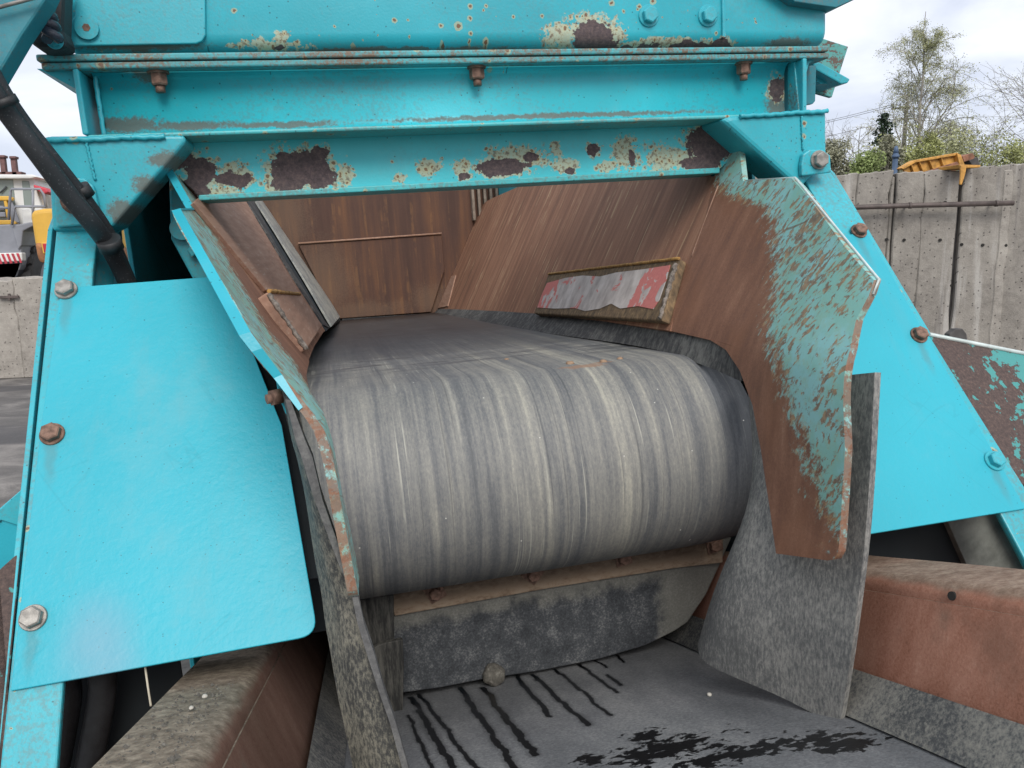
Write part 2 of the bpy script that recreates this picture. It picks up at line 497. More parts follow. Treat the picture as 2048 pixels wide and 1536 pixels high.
def belt_mat():
    t = NT('worn_conveyor_belt_rubber')
    w = t.warp(1.6, 0.016, 2)
    lanes = t.noise(11, 4, 0.62, vec=w, st=(1.0, 0.03, 0.03))
    fine = t.noise(75, 5, 0.68, vec=w, st=(1.0, 0.022, 0.022))
    grit = t.noise(270, 5, 0.8, st=(1.0, 0.45, 0.45))
    brk = t.noise(30, 5, 0.68, st=(1.0, 0.30, 0.30))
    v = t.m('ADD', t.m('MULTIPLY', lanes, 0.36), t.m('MULTIPLY', fine, 0.30))
    v = t.m('ADD', v, t.m('MULTIPLY', grit, 0.22))
    v = t.m('ADD', v, t.m('MULTIPLY', brk, 0.14))
    v = t.m('ADD', v, 0.045)
    # cream dust lanes at a few places across the belt
    lane = t.field([((-0.01, 0, 0), (0.035, 0, 0)), ((0.03, 0, 0), (0.012, 0, 0)), ((0.50, 0, 0), (0.028, 0, 0)), ((0.545, 0, 0), (0.012, 0, 0)),
                    ((0.585, 0, 0), (0.02, 0, 0)), ((0.33, 0, 0), (0.02, 0, 0))], t.warp(3, 0.03, 2))
    v = t.m('ADD', v, t.m('MULTIPLY', t.step(lane, 1.3, 0.2), 0.04))
    edge = t.step(t.x, 0.665, 0.75)
    v = t.m('SUBTRACT', v, t.m('MULTIPLY', edge, 0.20))
    col = t.ramp(v, [(0.40, (0.060, 0.065, 0.072)), (0.515, (0.132, 0.136, 0.140)), (0.60, (0.235, 0.230, 0.210)), (0.72, (0.45, 0.43, 0.35))])
    hl = t.noise(150, 2, 0.5, vec=w, st=(1.0, 0.012, 0.012))
    hb = t.noise(13, 4, 0.65, st=(1.0, 0.25, 0.25))
    col = t.mix(t.m('MULTIPLY', t.m('MULTIPLY', t.step(hl, 0.60, 0.68), t.step(hb, 0.46, 0.6)), t.m('SUBTRACT', 0.6, t.m('MULTIPLY', edge, 0.5))), col, (0.48, 0.47, 0.40))
    hd = t.noise(140, 2, 0.5, vec=w, st=(1.0, 0.010, 0.010))
    col = t.mix(t.m('MULTIPLY', t.step(hd, 0.36, 0.30), 0.40), col, (0.05, 0.054, 0.06))
    # the damp, dark part further in, with a ragged wavy front
    ragg = t.noise(20, 4, 0.6, st=(0.3, 1.6, 0.5))
    far = t.m('ADD', t.y, t.m('MULTIPLY', t.m('SUBTRACT', ragg, 0.5), 0.9))
    far = t.m('ADD', far, t.m('MULTIPLY', t.m('SUBTRACT', t.noise(3, 3, 0.5), 0.5), 0.5))
    wet = t.m('MULTIPLY', t.step(far, 1.62, 2.10), t.m('ADD', 0.55, t.m('MULTIPLY', t.step(far, 2.0, 3.2), 0.40)))
    wetc = t.ramp(t.noise(24, 4, 0.6, st=(0.35, 1.2, 1.0)), [(0.3, (0.026, 0.027, 0.029)), (0.6, (0.060, 0.061, 0.065)), (0.8, (0.12, 0.12, 0.12))])
    rip = t.step(t.noise(9, 4, 0.6, st=(0.55, 2.6, 1)), 0.50, 0.62)
    rip = t.m('MULTIPLY', rip, t.m('MULTIPLY', t.step(t.y, 1.55, 1.75), t.step(t.y, 2.5, 2.0)))
    wet = t.m('MAXIMUM', wet, t.m('MULTIPLY', rip, 0.75))
    col = t.mix(wet, col, wetc)
    # darker low on the drum
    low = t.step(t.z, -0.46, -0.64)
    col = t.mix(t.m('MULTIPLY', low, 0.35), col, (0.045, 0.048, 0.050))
    # a smear of brick dust
    sm = t.field([(PZ(1165, 729, -0.247), (0.055, 0.018, 1)), (PZ(1205, 722, -0.247), (0.03, 0.01, 1))], t.warp(40, 0.03, 4))
    smk = t.step(t.m('ADD', sm, t.m('MULTIPLY', t.m('SUBTRACT', grit, 0.5), 1.2)), 1.0, 0.6)
    col = t.mix(t.m('MULTIPLY', smk, 0.7), col, (0.30, 0.17, 0.10))
    d, c = t.voro(60)
    dot = t.m('MULTIPLY', t.m('LESS_THAN', d, 0.08), t.m('GREATER_THAN', t.vop('DOT_PRODUCT', c, (1, 0, 0)), 0.985))
    col = t.mix(dot, col, (0.5, 0.49, 0.45))
    h = t.m('ADD', t.m('MULTIPLY', fine, 0.5), t.m('MULTIPLY', lanes, 0.6))
    return t.done(col, t.m('SUBTRACT', 0.66, t.m('MULTIPLY', wet, 0.26)), h, 0.35, 0.003, spec=0.4)


LB_Y, LB_Z, LB_S = 0.913, -0.742, 0.325        # lower belt: z = LB_Z + LB_S * (LB_Y - y)


def lbz(y):
    return LB_Z + LB_S * (LB_Y - y)


LBN = Vector((0, LB_S, 1)).normalized()
LBP = Vector((0, LB_Y, LB_Z))


def PB(px, py, lift=0.0):
    return PP(px, py, LBP + LBN * lift, LBN)


def lower_belt_mat():
    t = NT('wet_streaked_lower_belt_rubber')
    g = t.noise(190, 5, 0.75)
    b = t.noise(6, 4, 0.6, st=(1.0, 0.4, 1.0))
    v = t.m('ADD', t.m('MULTIPLY', g, 0.5), t.m('MULTIPLY', b, 0.5))
    col = t.ramp(v, [(0.36, (0.085, 0.089, 0.095)), (0.5, (0.165, 0.170, 0.177)), (0.64, (0.29, 0.292, 0.288))])
    w = t.warp(16, 0.020, 3)
    w = t.warp(70, 0.009, 3, vec=w)
    runs = [((815, 1430), (865, 1536), .005), ((822, 1395), (905, 1536), .009), ((838, 1388), (955, 1540), .007),
            ((920, 1375), (1035, 1545), .009), ((965, 1375), (1070, 1510), .009), ((1030, 1350), (1100, 1432), .008),
            ((1065, 1350), (1175, 1450), .008), ((1110, 1338), (1220, 1430), .006), ((1158, 1328), (1235, 1385), .006),
            ((1190, 1320), (1215, 1335), .005), ((1215, 1350), (1245, 1370), .005), ((1235, 1310), (1250, 1325), .004)]
    f = None
    for a, c, r in runs:
        A, C = PB(*a), PB(*c)
        ax = C - A
        n = t.vop('SUBTRACT', w, tuple(A))
        h = t.m('DIVIDE', t.vop('DOT_PRODUCT', n, tuple(ax)), ax.dot(ax), clamp=True)
        sc = t.t.nodes.new('ShaderNodeVectorMath')
        sc.operation = 'SCALE'
        sc.inputs[0].default_value = tuple(ax)
        t.put(sc.inputs['Scale'], h)
        d = t.vop('LENGTH', t.vop('MULTIPLY', t.vop('SUBTRACT', n, sc.outputs[0]), (1, 1, 0)))
        d = t.m('DIVIDE', d, r * 0.78)
        f = d if f is None else t.m('MINIMUM', f, d)
    wet = t.m('MAXIMUM', t.step(f, 1.0, 0.72), t.m('MULTIPLY', t.step(f, 2.2, 0.9), 0.35))
    # splashes nearer the viewer
    sp_c = t.field([(PB(1330, 1500), (0.10, 0.05, 1)), (PB(1480, 1505), (0.11, 0.035, 1)), (PB(1290, 1470), (0.035, 0.03, 1)),
                    (PB(1650, 1480), (0.06, 0.03, 1)), (PB(1690, 1490), (0.05, 0.03, 1)), (PB(1180, 1520), (0.03, 0.03, 1)),
                    (PB(1590, 1490), (0.05, 0.015, 1))], t.co)
    bl = t.noise(52, 5, 0.60, st=(0.8, 1.2, 1), dist=0.3)
    spl = t.step(t.m('ADD', bl, t.m('MULTIPLY', t.m('SUBTRACT', 1.0, sp_c), 0.22)), 0.545, 0.59)
    spl = t.m('MULTIPLY', spl, t.step(sp_c, 1.9, 1.7))
    wet = t.m('MAXIMUM', wet, spl)
    col = t.mix(wet, col, (0.006, 0.0065, 0.008))
    # pale scratch
    A, C = PB(1325, 1385), PB(1460, 1475)
    return t.done(col, t.m('SUBTRACT', 0.72, t.m('MULTIPLY', wet, 0.40)), g, 0.25, 0.0015, spec=0.4)


def orange_mat(name, dusty):
    t = NT(name)
    g = t.noise(230, 5, 0.78)
    st = t.noise(18, 5, 0.6, st=(1.0, 1.0, 0.35))
    v = t.m('ADD', t.m('ADD', t.m('MULTIPLY', g, 0.42), t.m('MULTIPLY', st, 0.38)), t.m('MULTIPLY', t.noise(4, 3, 0.6), 0.22))
    col = t.ramp(v, ORANGE)
    if dusty > 0.9:      # left box darkened in its base colour for shade on the inner face
        col = t.mix(0.72, col, t.ramp(v, [(0.35, (0.035, 0.026, 0.020)), (0.55, (0.075, 0.055, 0.042)), (0.7, (0.15, 0.11, 0.085))]))
    grime = t.noise(6, 5, 0.65)
    col = t.mix(t.m('MULTIPLY', t.step(grime, 0.50, 0.70), 0.40), col, (0.14, 0.085, 0.06))
    # teal left over in patches, khaki grime, dust lying on upward faces
    tm = t.step(t.noise(5.5, 4, 0.6), 0.60, 0.72)
    col = t.mix(t.m('MULTIPLY', tm, 0.35), col, (0.09, 0.13, 0.10))
    ns = t.t.nodes.new('ShaderNodeSeparateXYZ')
    t.put(ns.inputs[0], t.nrm)
    up = t.step(t.m('ADD', ns.outputs[2], t.m('MULTIPLY', t.m('SUBTRACT', t.noise(9, 4, 0.7), 0.5), 0.7)), 0.45, 0.85)
    dc = t.ramp(t.noise(60, 5, 0.75), [(0.32, (0.10, 0.078, 0.058)), (0.5, (0.215, 0.175, 0.13)), (0.7, (0.38, 0.32, 0.245))])
    col = t.mix(t.m('MULTIPLY', up, dusty), col, dc)
    return t.done(col, 0.85, g, 0.5, 0.002, spec=0.25)


def worn_plate_mat():
    t = NT('worn_red_painted_plate')
    g = t.noise(120, 5, 0.7)
    grey = t.ramp(t.noise(22, 5, 0.6, st=(1, 1, 0.5)), [(0.3, (0.33, 0.29, 0.275)), (0.5, (0.52, 0.475, 0.45)), (0.75, (0.72, 0.67, 0.645))])
    red = t.mix(g, (0.48, 0.12, 0.11), (0.72, 0.25, 0.22))
    rd = t.noise(16, 4, 0.6, dist=0.8)
    a, b = PP(1095, 585, *WALLPN), PP(1325, 560, *WALLPN)
    ends = t.field([(a, (0.0, 0.20, 0.0)), (b, (0.0, 0.10, 0.0))], t.warp(12, 0.10, 3))
    rm = t.step(t.m('ADD', rd, t.m('MULTIPLY', t.step(ends, 1.2, 0.2), 0.20)), 0.60, 0.63)
    col = t.mix(rm, grey, red)
    return t.done(col, 0.6, g, 0.3, 0.0015)


def olive_mat():
    t = NT('olive_rusted_plate_rim')
    g = t.noise(90, 5, 0.7, st=(1, 1, 0.4))
    col = t.ramp(g, [(0.3, (0.06, 0.042, 0.025)), (0.5, (0.15, 0.10, 0.055)), (0.75, (0.33, 0.22, 0.11))])
    return t.done(col, 0.8, g, 0.6, 0.003)


def bar_mat():
    t = NT('scraper_bar_dirt')
    g = t.noise(60, 6, 0.7, st=(0.6, 1, 1.2))
    zz = t.step(t.m('ADD', t.z, t.m('MULTIPLY', t.m('SUBTRACT', g, 0.5), 0.08)), -0.70, -0.735)
    col = t.mix(zz, t.ramp(g, [(0.3, (0.07, 0.052, 0.04)), (0.7, (0.24, 0.18, 0.13))]),
                t.ramp(g, [(0.3, (0.15, 0.10, 0.07)), (0.5, (0.30, 0.225, 0.16)), (0.7, (0.44, 0.36, 0.275))]))
    return t.done(col, 0.9, g, 0.5, 0.003, spec=0.2)


def curtain_mat():
    t = NT('dirty_scraper_rubber')
    g = t.noise(26, 6, 0.68, st=(1, 1, 0.75))
    gr = t.noise(200, 4, 0.8)
    xe = t.step(t.m('ADD', t.x, t.m('MULTIPLY', t.m('SUBTRACT', g, 0.5), 0.12)), 0.62, 0.67)
    zt = t.step(t.m('ADD', t.z, t.m('MULTIPLY', t.m('SUBTRACT', g, 0.5), 0.10)), -0.785, -0.745)
    col = t.ramp(t.m('ADD', t.m('MULTIPLY', g, 0.45), t.m('MULTIPLY', gr, 0.55)),
                 [(0.36, (0.024, 0.027, 0.031)), (0.52, (0.060, 0.065, 0.072)), (0.66, (0.19, 0.195, 0.195))])
    col = t.mix(t.m('MULTIPLY', t.m('MAXIMUM', xe, zt), 0.65), col, t.mix(gr, (0.13, 0.13, 0.115), (0.30, 0.29, 0.25)))
    return t.done(col, 0.8, gr, 0.4, 0.002, spec=0.3)


# ------------------------------------------------------------------ geometry helpers
def link(name, me, mat, parent=None):
    o = bpy.data.objects.new(name, me)
    COL.objects.link(o)
    if mat is not None and not me.materials:
        me.materials.append(mat)
    if parent is not None:
        o.parent = parent
    return o


def finish(me, smooth=False):
    if smooth:
        for p in me.polygons:
            p.use_smooth = True
    me.update()


def mesh(name, verts, faces, mat, parent=None, off=None, smooth=False, bev=0.0, seg=2, normals=True):
    off = OFF if off is None else off
    me = bpy.data.meshes.new(name)
    me.from_pydata([tuple(Vector(v) - off) for v in verts], [], faces)
    if normals:
        bm = bmesh.new()
        bm.from_mesh(me)
        bmesh.ops.recalc_face_normals(bm, faces=bm.faces)
        bm.to_mesh(me)
        bm.free()
    finish(me, smooth)
    o = link(name, me, mat, parent)
    if bev:
        b = o.modifiers.new('bevel', 'BEVEL')
        b.width = bev
        b.segments = seg
        b.limit_method = 'ANGLE'
        b.angle_limit = math.radians(35)
        b.harden_normals = False
    return o


def plate(name, pts, thick, mat, parent, nrm=None, bev=0.0015, off=None, edge_mat=None):
    """a flat or slightly warped sheet: front outline pts, thickness away from the front normal"""
    pts = [Vector(p) for p in pts]
    n = len(pts)
    if nrm is None:
        nrm = Vector((0, 0, 0))
        for i in range(n):
            nrm += (pts[i] - pts[0]).cross(pts[(i + 1) % n] - pts[0])
        nrm.normalize()
        if nrm.dot(sum(pts, Vector()) / n) > 0 and off is None:
            nrm = -nrm
    else:
        nrm = Vector(nrm).normalized()
    back = [p - nrm * thick for p in pts]
    faces = [list(range(n)), [2 * n - 1 - i for i in range(n)]]
    for i in range(n):
        j = (i + 1) % n
        faces.append([i, j, n + j, n + i])
    o = mesh(name, pts + back, faces, mat, parent, off, bev=bev)
    if edge_mat:
        o.data.materials.append(edge_mat)
        for p in o.data.polygons:
            if p.index >= 2:
                p.material_index = 1
    return o


def box(name, lo, hi, mat, parent=None, off=None, bev=0.002):
    x0, y0, z0 = lo
    x1, y1, z1 = hi
    v = [(x, y, z) for x in (x0, x1) for y in (y0, y1) for z in (z0, z1)]
    f = [(0, 1, 3, 2), (4, 6, 7, 5), (0, 4, 5, 1), (2, 3, 7, 6), (0, 2, 6, 4), (1, 5, 7, 3)]
    return mesh(name, v, f, mat, parent, off, bev=bev)


def extrude_x(name, prof, x0, x1, mat, parent, bev=0.0, smooth=False, off=None, closed=True, nx=1, fx=None):
    """profile of (y, z) points swept along X; fx(x, y, z) may displace"""
    n = len(prof)
    v, f = [], []
    for i in range(nx + 1):
        x = x0 + (x1 - x0) * i / nx
        for y, z in prof:
            p = Vector((x, y, z))
            v.append(fx(p) if fx else p)
    for i in range(nx):
        for j in range(n if closed else n - 1):
            k = (j + 1) % n
            f.append((i * n + j, i * n + k, (i + 1) * n + k, (i + 1) * n + j))
    if closed:
        f.append(list(range(n)))
        f.append([nx * n + n - 1 - j for j in range(n)])
    return mesh(name, v, f, mat, parent, off, smooth=smooth, bev=bev)


def tube(name, path, r, mat, parent=None, seg=10, off=None, cap=True, radii=None):
    path = [Vector(p) for p in path]
    v, f = [], []
    up = Vector((0.13, 0.31, 0.94))
    for i, p in enumerate(path):
        d = (path[min(i + 1, len(path) - 1)] - path[max(i - 1, 0)]).normalized()
        a = d.cross(up).normalized()
        b = d.cross(a)
        rr = radii[i] if radii else r
        for k in range(seg):
            t = 2 * math.pi * k / seg
            v.append(p + (a * math.cos(t) + b * math.sin(t)) * rr)
    for i in range(len(path) - 1):
        for k in range(seg):
            k2 = (k + 1) % seg
            f.append((i * seg + k, i * seg + k2, (i + 1) * seg + k2, (i + 1) * seg + k))
    if cap:
        f.append(list(range(seg)))
        f.append([(len(path) - 1) * seg + k for k in range(seg)])
    o = mesh(name, v, f, mat, parent, off, smooth=True)
    if cap:
        for q in o.data.polygons:
            if len(q.vertices) > 4:
                q.use_smooth = False
    return o


def spline(pts, n=8):
    pts = [Vector(p) for p in pts]
    out = []
    for i in range(len(pts) - 1):
        p0, p1, p2, p3 = pts[max(i - 1, 0)], pts[i], pts[i + 1], pts[min(i + 2, len(pts) - 1)]
        for k in range(n):
            t = k / n
            out.append(0.5 * ((2 * p1) + (p2 - p0) * t + (2 * p0 - 5 * p1 + 4 * p2 - p3) * t * t + (3 * p1 - p0 - 3 * p2 + p3) * t ** 3))
    out.append(pts[-1])
    return out


def sheet(name, rows, thick, mat, parent, smooth=True, nu=4, nv=4, direction=0, wob=0.0):
    """rows of control points -> smooth sheet with thickness"""
    g = [spline(r, nu) for r in rows]
    cols = list(zip(*g))
    g2 = [spline(c, nv) for c in cols]
    nu2, nv2 = len(g2), len(g2[0])
    v, f = [], []
    for c in g2:
        for p in c:
            if wob:
                p = p + Vector((1, 1, 0.3)) * wob * mnoise.noise(p * 9)
            v.append(p)
    for i in range(nu2 - 1):
        for j in range(nv2 - 1):
            f.append((i * nv2 + j, (i + 1) * nv2 + j, (i + 1) * nv2 + j + 1, i * nv2 + j + 1))
    o = mesh(name, v, f, mat, parent, smooth=smooth, normals=False)
    s = o.modifiers.new('thickness', 'SOLIDIFY')
    s.thickness = thick
    s.offset = direction
    e = o.modifiers.new('split', 'EDGE_SPLIT')
    e.split_angle = math.radians(40)
    return o


def curved_plate(name, outline_yz, fx, thick, mat, parent, cut=0.02, mirror=False, ncol=18):
    """outline in (y, z), one span per height; fx(y, z) gives x; built of rows so that it can bend"""
    n = len(outline_yz)

    def span(z):
        ys = []
        for i in range(n):
            (y0, z0), (y1, z1) = outline_yz[i], outline_yz[(i + 1) % n]
            if (z0 - z) * (z1 - z) <= 0 and abs(z1 - z0) > 1e-9:
                ys.append(y0 + (y1 - y0) * (z - z0) / (z1 - z0))
        return (min(ys), max(ys)) if ys else None
    zs = set()
    zmin, zmax = min(p[1] for p in outline_yz), max(p[1] for p in outline_yz)
    for p in outline_yz:
        zs.add(p[1] + 2e-4)
        zs.add(p[1] - 2e-4)
    k = zmin
    while k < zmax:
        zs.add(k)
        k += cut
    zs = sorted(z for z in zs if zmin + 1e-4 < z < zmax - 1e-4)
    front, back = [], []
    for z in zs:
        sp_ = span(z)
        for j in range(ncol + 1):
            y = sp_[0] + (sp_[1] - sp_[0]) * j / ncol
            x = fx(y, z)
            d = thick
            if mirror:
                x, d = 2 * XM - x, -thick
            front.append(Vector((x, y, z)))
            back.append(Vector((x + d, y, z)))
    m = ncol + 1
    N_ = len(front)
    f = []
    R_n = len(zs)
    for i in range(R_n - 1):
        for j in range(ncol):
            q = (i * m + j, i * m + j + 1, (i + 1) * m + j + 1, (i + 1) * m + j)
            f.append(q)
            f.append(tuple(N_ + k for k in reversed(q)))
        for j in (0, ncol):
            f.append((i * m + j, (i + 1) * m + j, N_ + (i + 1) * m + j, N_ + i * m + j))
    for i in (0, R_n - 1):
        for j in range(ncol):
            f.append((i * m + j, i * m + j + 1, N_ + i * m + j + 1, N_ + i * m + j))
    o = mesh(name, front + back, f, mat, parent, smooth=True)
    e = o.modifiers.new('split', 'EDGE_SPLIT')
    e.split_angle = math.radians(50)
    return o


def tag(o, label=None, cat=None, group=None, kind=None):
    for k, v in (('label', label), ('category', cat), ('group', group), ('kind', kind)):
        if v:
            o[k] = v
    return o


def empty(name, loc, label, cat, group=None, rotz=0.0):
    o = bpy.data.objects.new(name, None)
    COL.objects.link(o)
    o.location = loc
    o.rotation_euler = (0, 0, rotz)
    o.empty_display_size = 0.2
    return tag(o, label, cat, group)


# bolts: one mesh per kind, shared
def bolt_mesh(name, r, h, wr, wt, mats, chamfer=0.86, square=False):
    bm = bmesh.new()
    n = 24
    rings = []
    if wr:
        if square:
            rings += [(wr, 0.0, 4), (wr, wt, 4)]
        else:
            rings += [(wr, 0.0, n), (wr, wt * 0.7, n), (wr * 0.95, wt, n)]

    def ring(rad, z, k, rot=0.0):
        return [bm.verts.new((rad * math.cos(2 * math.pi * i / k + rot), rad * math.sin(2 * math.pi * i / k + rot), z)) for i in range(k)]

    def lathe(spec, rot=0.0):
        prev = None
        for rad, z, k in spec:
            cur = ring(rad, z, k, rot)
            if prev:
                for i in range(k):
                    bm.faces.new((prev[i], prev[(i + 1) % k], cur[(i + 1) % k], cur[i]))
            prev = cur
        bm.faces.new(prev)
    if rings:
        lathe(rings, math.pi / 4 if square else 0)
    lathe([(r, wt * 0.9, 6), (r, wt + h * 0.86, 6), (r * chamfer, wt + h, 6)], 0.3)
    bmesh.ops.recalc_face_normals(bm, faces=bm.faces)
    me = bpy.data.meshes.new(name)
    bm.to_mesh(me)
    bm.free()
    me.materials.append(mats)
    return me


def orient(nrm, spin=0.0):
    q = Vector(nrm).normalized().to_track_quat('Z', 'Y')
    return q.to_matrix().to_4x4() @ Matrix.Rotation(spin, 4, 'Z')


def bolt(me, p, nrm, parent, name='bolt', label=None, spin=0.0, scale=1.0, tilt=(0, 0)):
    o = bpy.data.objects.new(name, me)
    COL.objects.link(o)
    o.parent = parent
    nn = Vector(nrm) + Vector((tilt[0], 0, tilt[1]))
    o.matrix_local = Matrix.Translation(Vector(p) - OFF) @ orient(nn, spin) @ Matrix.Scale(scale, 4)
    if label:
        o['label'] = label
    return o


# ================================================================== SETTING
ground_me = bpy.data.meshes.new('ground')
N = 26
gv, gf = [], []
for i in range(N + 1):
    for j in range(N + 1):
        a = (i / N * 2 - 1)
        b = (j / N * 2 - 1)
        x = 900 * a * abs(a) ** 2.2
        y = 900 * b * abs(b) ** 2.2
        gv.append((x, y, 0.0))
for i in range(N):
    for j in range(N):
        gf.append((i * (N + 1) + j, (i + 1) * (N + 1) + j, (i + 1) * (N + 1) + j + 1, i * (N + 1) + j + 1))
ground_me.from_pydata(gv, [], gf)
t = NT('yard_ground', False)
st1 = t.noise(1.7, 7, 0.68, st=(0.8, 1.2, 1), dist=0.7)
st2 = t.noise(0.5, 4, 0.6)
st3 = t.noise(60, 4, 0.7)
gcol = t.ramp(t.m('ADD', t.m('ADD', t.m('MULTIPLY', st1, 0.55), t.m('MULTIPLY', st2, 0.32)), t.m('MULTIPLY', st3, 0.13)),
              [(0.36, (0.050, 0.047, 0.046)), (0.50, (0.115, 0.107, 0.10)), (0.64, (0.26, 0.24, 0.22))])
dk = t.step(t.noise(0.8, 3, 0.5, st=(0.15, 1.0, 1)), 0.56, 0.60)
gcol = t.mix(t.m('MULTIPLY', dk, 0.75), gcol, (0.055, 0.053, 0.055))
fy = t.step(t.y, 17.0, 24.0)
gcol = t.mix(fy, gcol, t.ramp(st1, [(0.35, (0.07, 0.09, 0.035)), (0.65, (0.16, 0.17, 0.07))]))
ground = link('ground', ground_me, t.done(gcol, 0.85, st1, 0.3, 0.05))
tag(ground, kind='structure')


def concrete(name, dark=1.0, streak=True):
    t = NT(name, False)
    a = t.noise(1.4, 6, 0.65)
    b = t.noise(9, 6, 0.7)
    c = t.noise(70, 4, 0.75)
    v = t.m('ADD', t.m('ADD', t.m('MULTIPLY', a, 0.45), t.m('MULTIPLY', b, 0.33)), t.m('MULTIPLY', c, 0.22))
    col = t.ramp(v, [(0.34, tuple(q * dark for q in (0.13, 0.118, 0.104))), (0.48, tuple(q * dark for q in (0.245, 0.225, 0.20))),
                     (0.60, tuple(q * dark for q in (0.33, 0.305, 0.27))), (0.74, tuple(q * dark for q in (0.50, 0.475, 0.43)))])
    if streak:
        s = t.noise(3.4, 4, 0.6, st=(1.3, 1.3, 0.10))
        col = t.mix(t.m('MULTIPLY', t.step(s, 0.56, 0.68), 0.55), col, (0.50, 0.48, 0.45))
        s2 = t.noise(4.5, 4, 0.6, st=(1.6, 1.6, 0.08))
        col = t.mix(t.m('MULTIPLY', t.step(s2, 0.60, 0.70), 0.45), col, (0.13, 0.12, 0.115))
        s3 = t.noise(2.2, 4, 0.6, st=(1, 1, 0.5))
        col = t.mix(t.m('MULTIPLY', t.step(s3, 0.60, 0.72), 0.30), col, (0.27, 0.17, 0.10))
    d, cc = t.voro(17)
    pit = t.m('MULTIPLY', t.m('LESS_THAN', d, 0.14), t.m('GREATER_THAN', t.vop('DOT_PRODUCT', cc, (1, 0, 0)), 0.72))
    col = t.mix(t.m('MULTIPLY', pit, 0.75), col, (0.055, 0.05, 0.047))
    h = t.m('ADD', t.m('MULTIPLY', b, 0.6), t.m('MULTIPLY', c, 0.3))
    return t.done(col, 0.9, t.m('SUBTRACT', h, pit), 0.6, 0.03, spec=0.25)


M['conc'] = concrete('weathered_concrete')
M['conc2'] = concrete('block_concrete', 1.25, False)
M['conc_dark'] = flat('dark_joint_concrete', (0.075, 0.07, 0.068), 0.95, 0, 0.35, 9)  # concrete toned darker for the joints
M['hole'] = flat('hole_shadow_steel', (0.02, 0.018, 0.016), 0.9)
M['pipe'] = flat('brown_pipe_steel', (0.095, 0.075, 0.068), 0.6, 0.2, 0.3, 8)
ZERO = Vector((0, 0, 0))


def ragged_panel(name, a, b, z0, z1, thick, mat, parent, seed, rag=0.02, nx=14, nz=10, org=ZERO, slope=0.0, notch=None, side_rag=0.02):
    """upright slab from ground point a to b (front face), worn edges; part coordinates relative to org"""
    rnd = random.Random(seed)
    a, b = Vector(a), Vector(b)
    d = (b - a)
    L = d.length
    d.normalize()
    nrm = Vector((d.y, -d.x, 0))
    if nrm.dot(a) > 0:
        nrm = -nrm
    v, f = [], []
    for side in (0, 1):
        for i in range(nx + 1):
            for j in range(nz + 1):
                u, w = i / nx, j / nz
                z = z0 + (z1 - z0) * w
                if j == nz:
                    z += slope * (u - 0.5) + rag * (mnoise.noise(Vector((u * 5 * L, seed * 3.1, 0.3))) * 1.3 + mnoise.noise(Vector((u * 19 * L, seed, 5))) * 0.8)
                    if notch:
                        for c, wd, dp in notch:
                            z -= dp * max(0, 1 - abs(u - c) / wd)
                xs = u * L
                if i in (0, nx):
                    e = side_rag * (mnoise.noise(Vector((z * 3.3, seed * 7 + i, 0))) + 0.7 * mnoise.noise(Vector((z * 11, seed + i * 5, 2)))) - side_rag * 0.3
                    xs += e if i == 0 else -e
                p = a + d * xs + Vector((0, 0, 0))
                p.z = z
                bump = 0.008 * mnoise.noise(Vector((xs * 2.5, z * 2.5, seed)))
                p = p + nrm * (bump if side == 0 else -thick)
                v.append(p)
    n = (nx + 1) * (nz + 1)

    def idx(s, i, j):
        return s * n + i * (nz + 1) + j
    for i in range(nx):
        for j in range(nz):
            f.append((idx(0, i, j), idx(0, i + 1, j), idx(0, i + 1, j + 1), idx(0, i, j + 1)))
            f.append((idx(1, i, j), idx(1, i, j + 1), idx(1, i + 1, j + 1), idx(1, i + 1, j)))
    for i in range(nx):
        for j in (0, nz):
            f.append((idx(0, i, j), idx(0, i + 1, j), idx(1, i + 1, j), idx(1, i, j)))
    for j in range(nz):
        for i in (0, nx):
            f.append((idx(0, i, j), idx(0, i, j + 1), idx(1, i, j + 1), idx(1, i, j)))
    return mesh(name, v, f, mat, parent, org, bev=0.012, seg=1)


# ---- right: tall concrete panel wall. Line of its foot in plan, from measured tops
def wall_pt(px, dist=None):
    # plan line: distance 7.9 m at px 1660, 7.2 m at px 2048
    dd = 7.9 + (px - 1660) / 388.0 * (-0.7)
    p = WD(px, 500, dd)
    return Vector((p.x, p.y, 0))


WTOP = WD(1850, 343, 7.55).z
wall_root = empty('concrete_wall', wall_pt(1850), 'tall grey weathered concrete panel wall with dark joints on the right behind the machine', 'wall')
org = wall_root.location.copy()
joints = [(1150, 1250), (1254, 1375), (1379, 1497), (1500, 1600), (1602, 1706), (1709, 1771), (1786, 1837), (1840, 1907), (1919, 2003), (2007, 2090), (2094, 2210), (2214, 2330)]
for k, (p0, p1) in enumerate(joints):
    nt = [(0.03, 0.05, 0.09)] if k == 7 else ([(0.8, 0.16, 0.02)] if k == 8 else None)
    ragged_panel('panel', wall_pt(p0), wall_pt(p1), -0.05, WTOP + (0.05 if p0 > 1915 else 0) + 0.015 * (k % 2), 0.22, M['conc'], wall_root, 8 + k,
                 rag=0.022, org=org, notch=nt, side_rag=0.028, slope=0.03 if k in (6, 8) else 0.0)
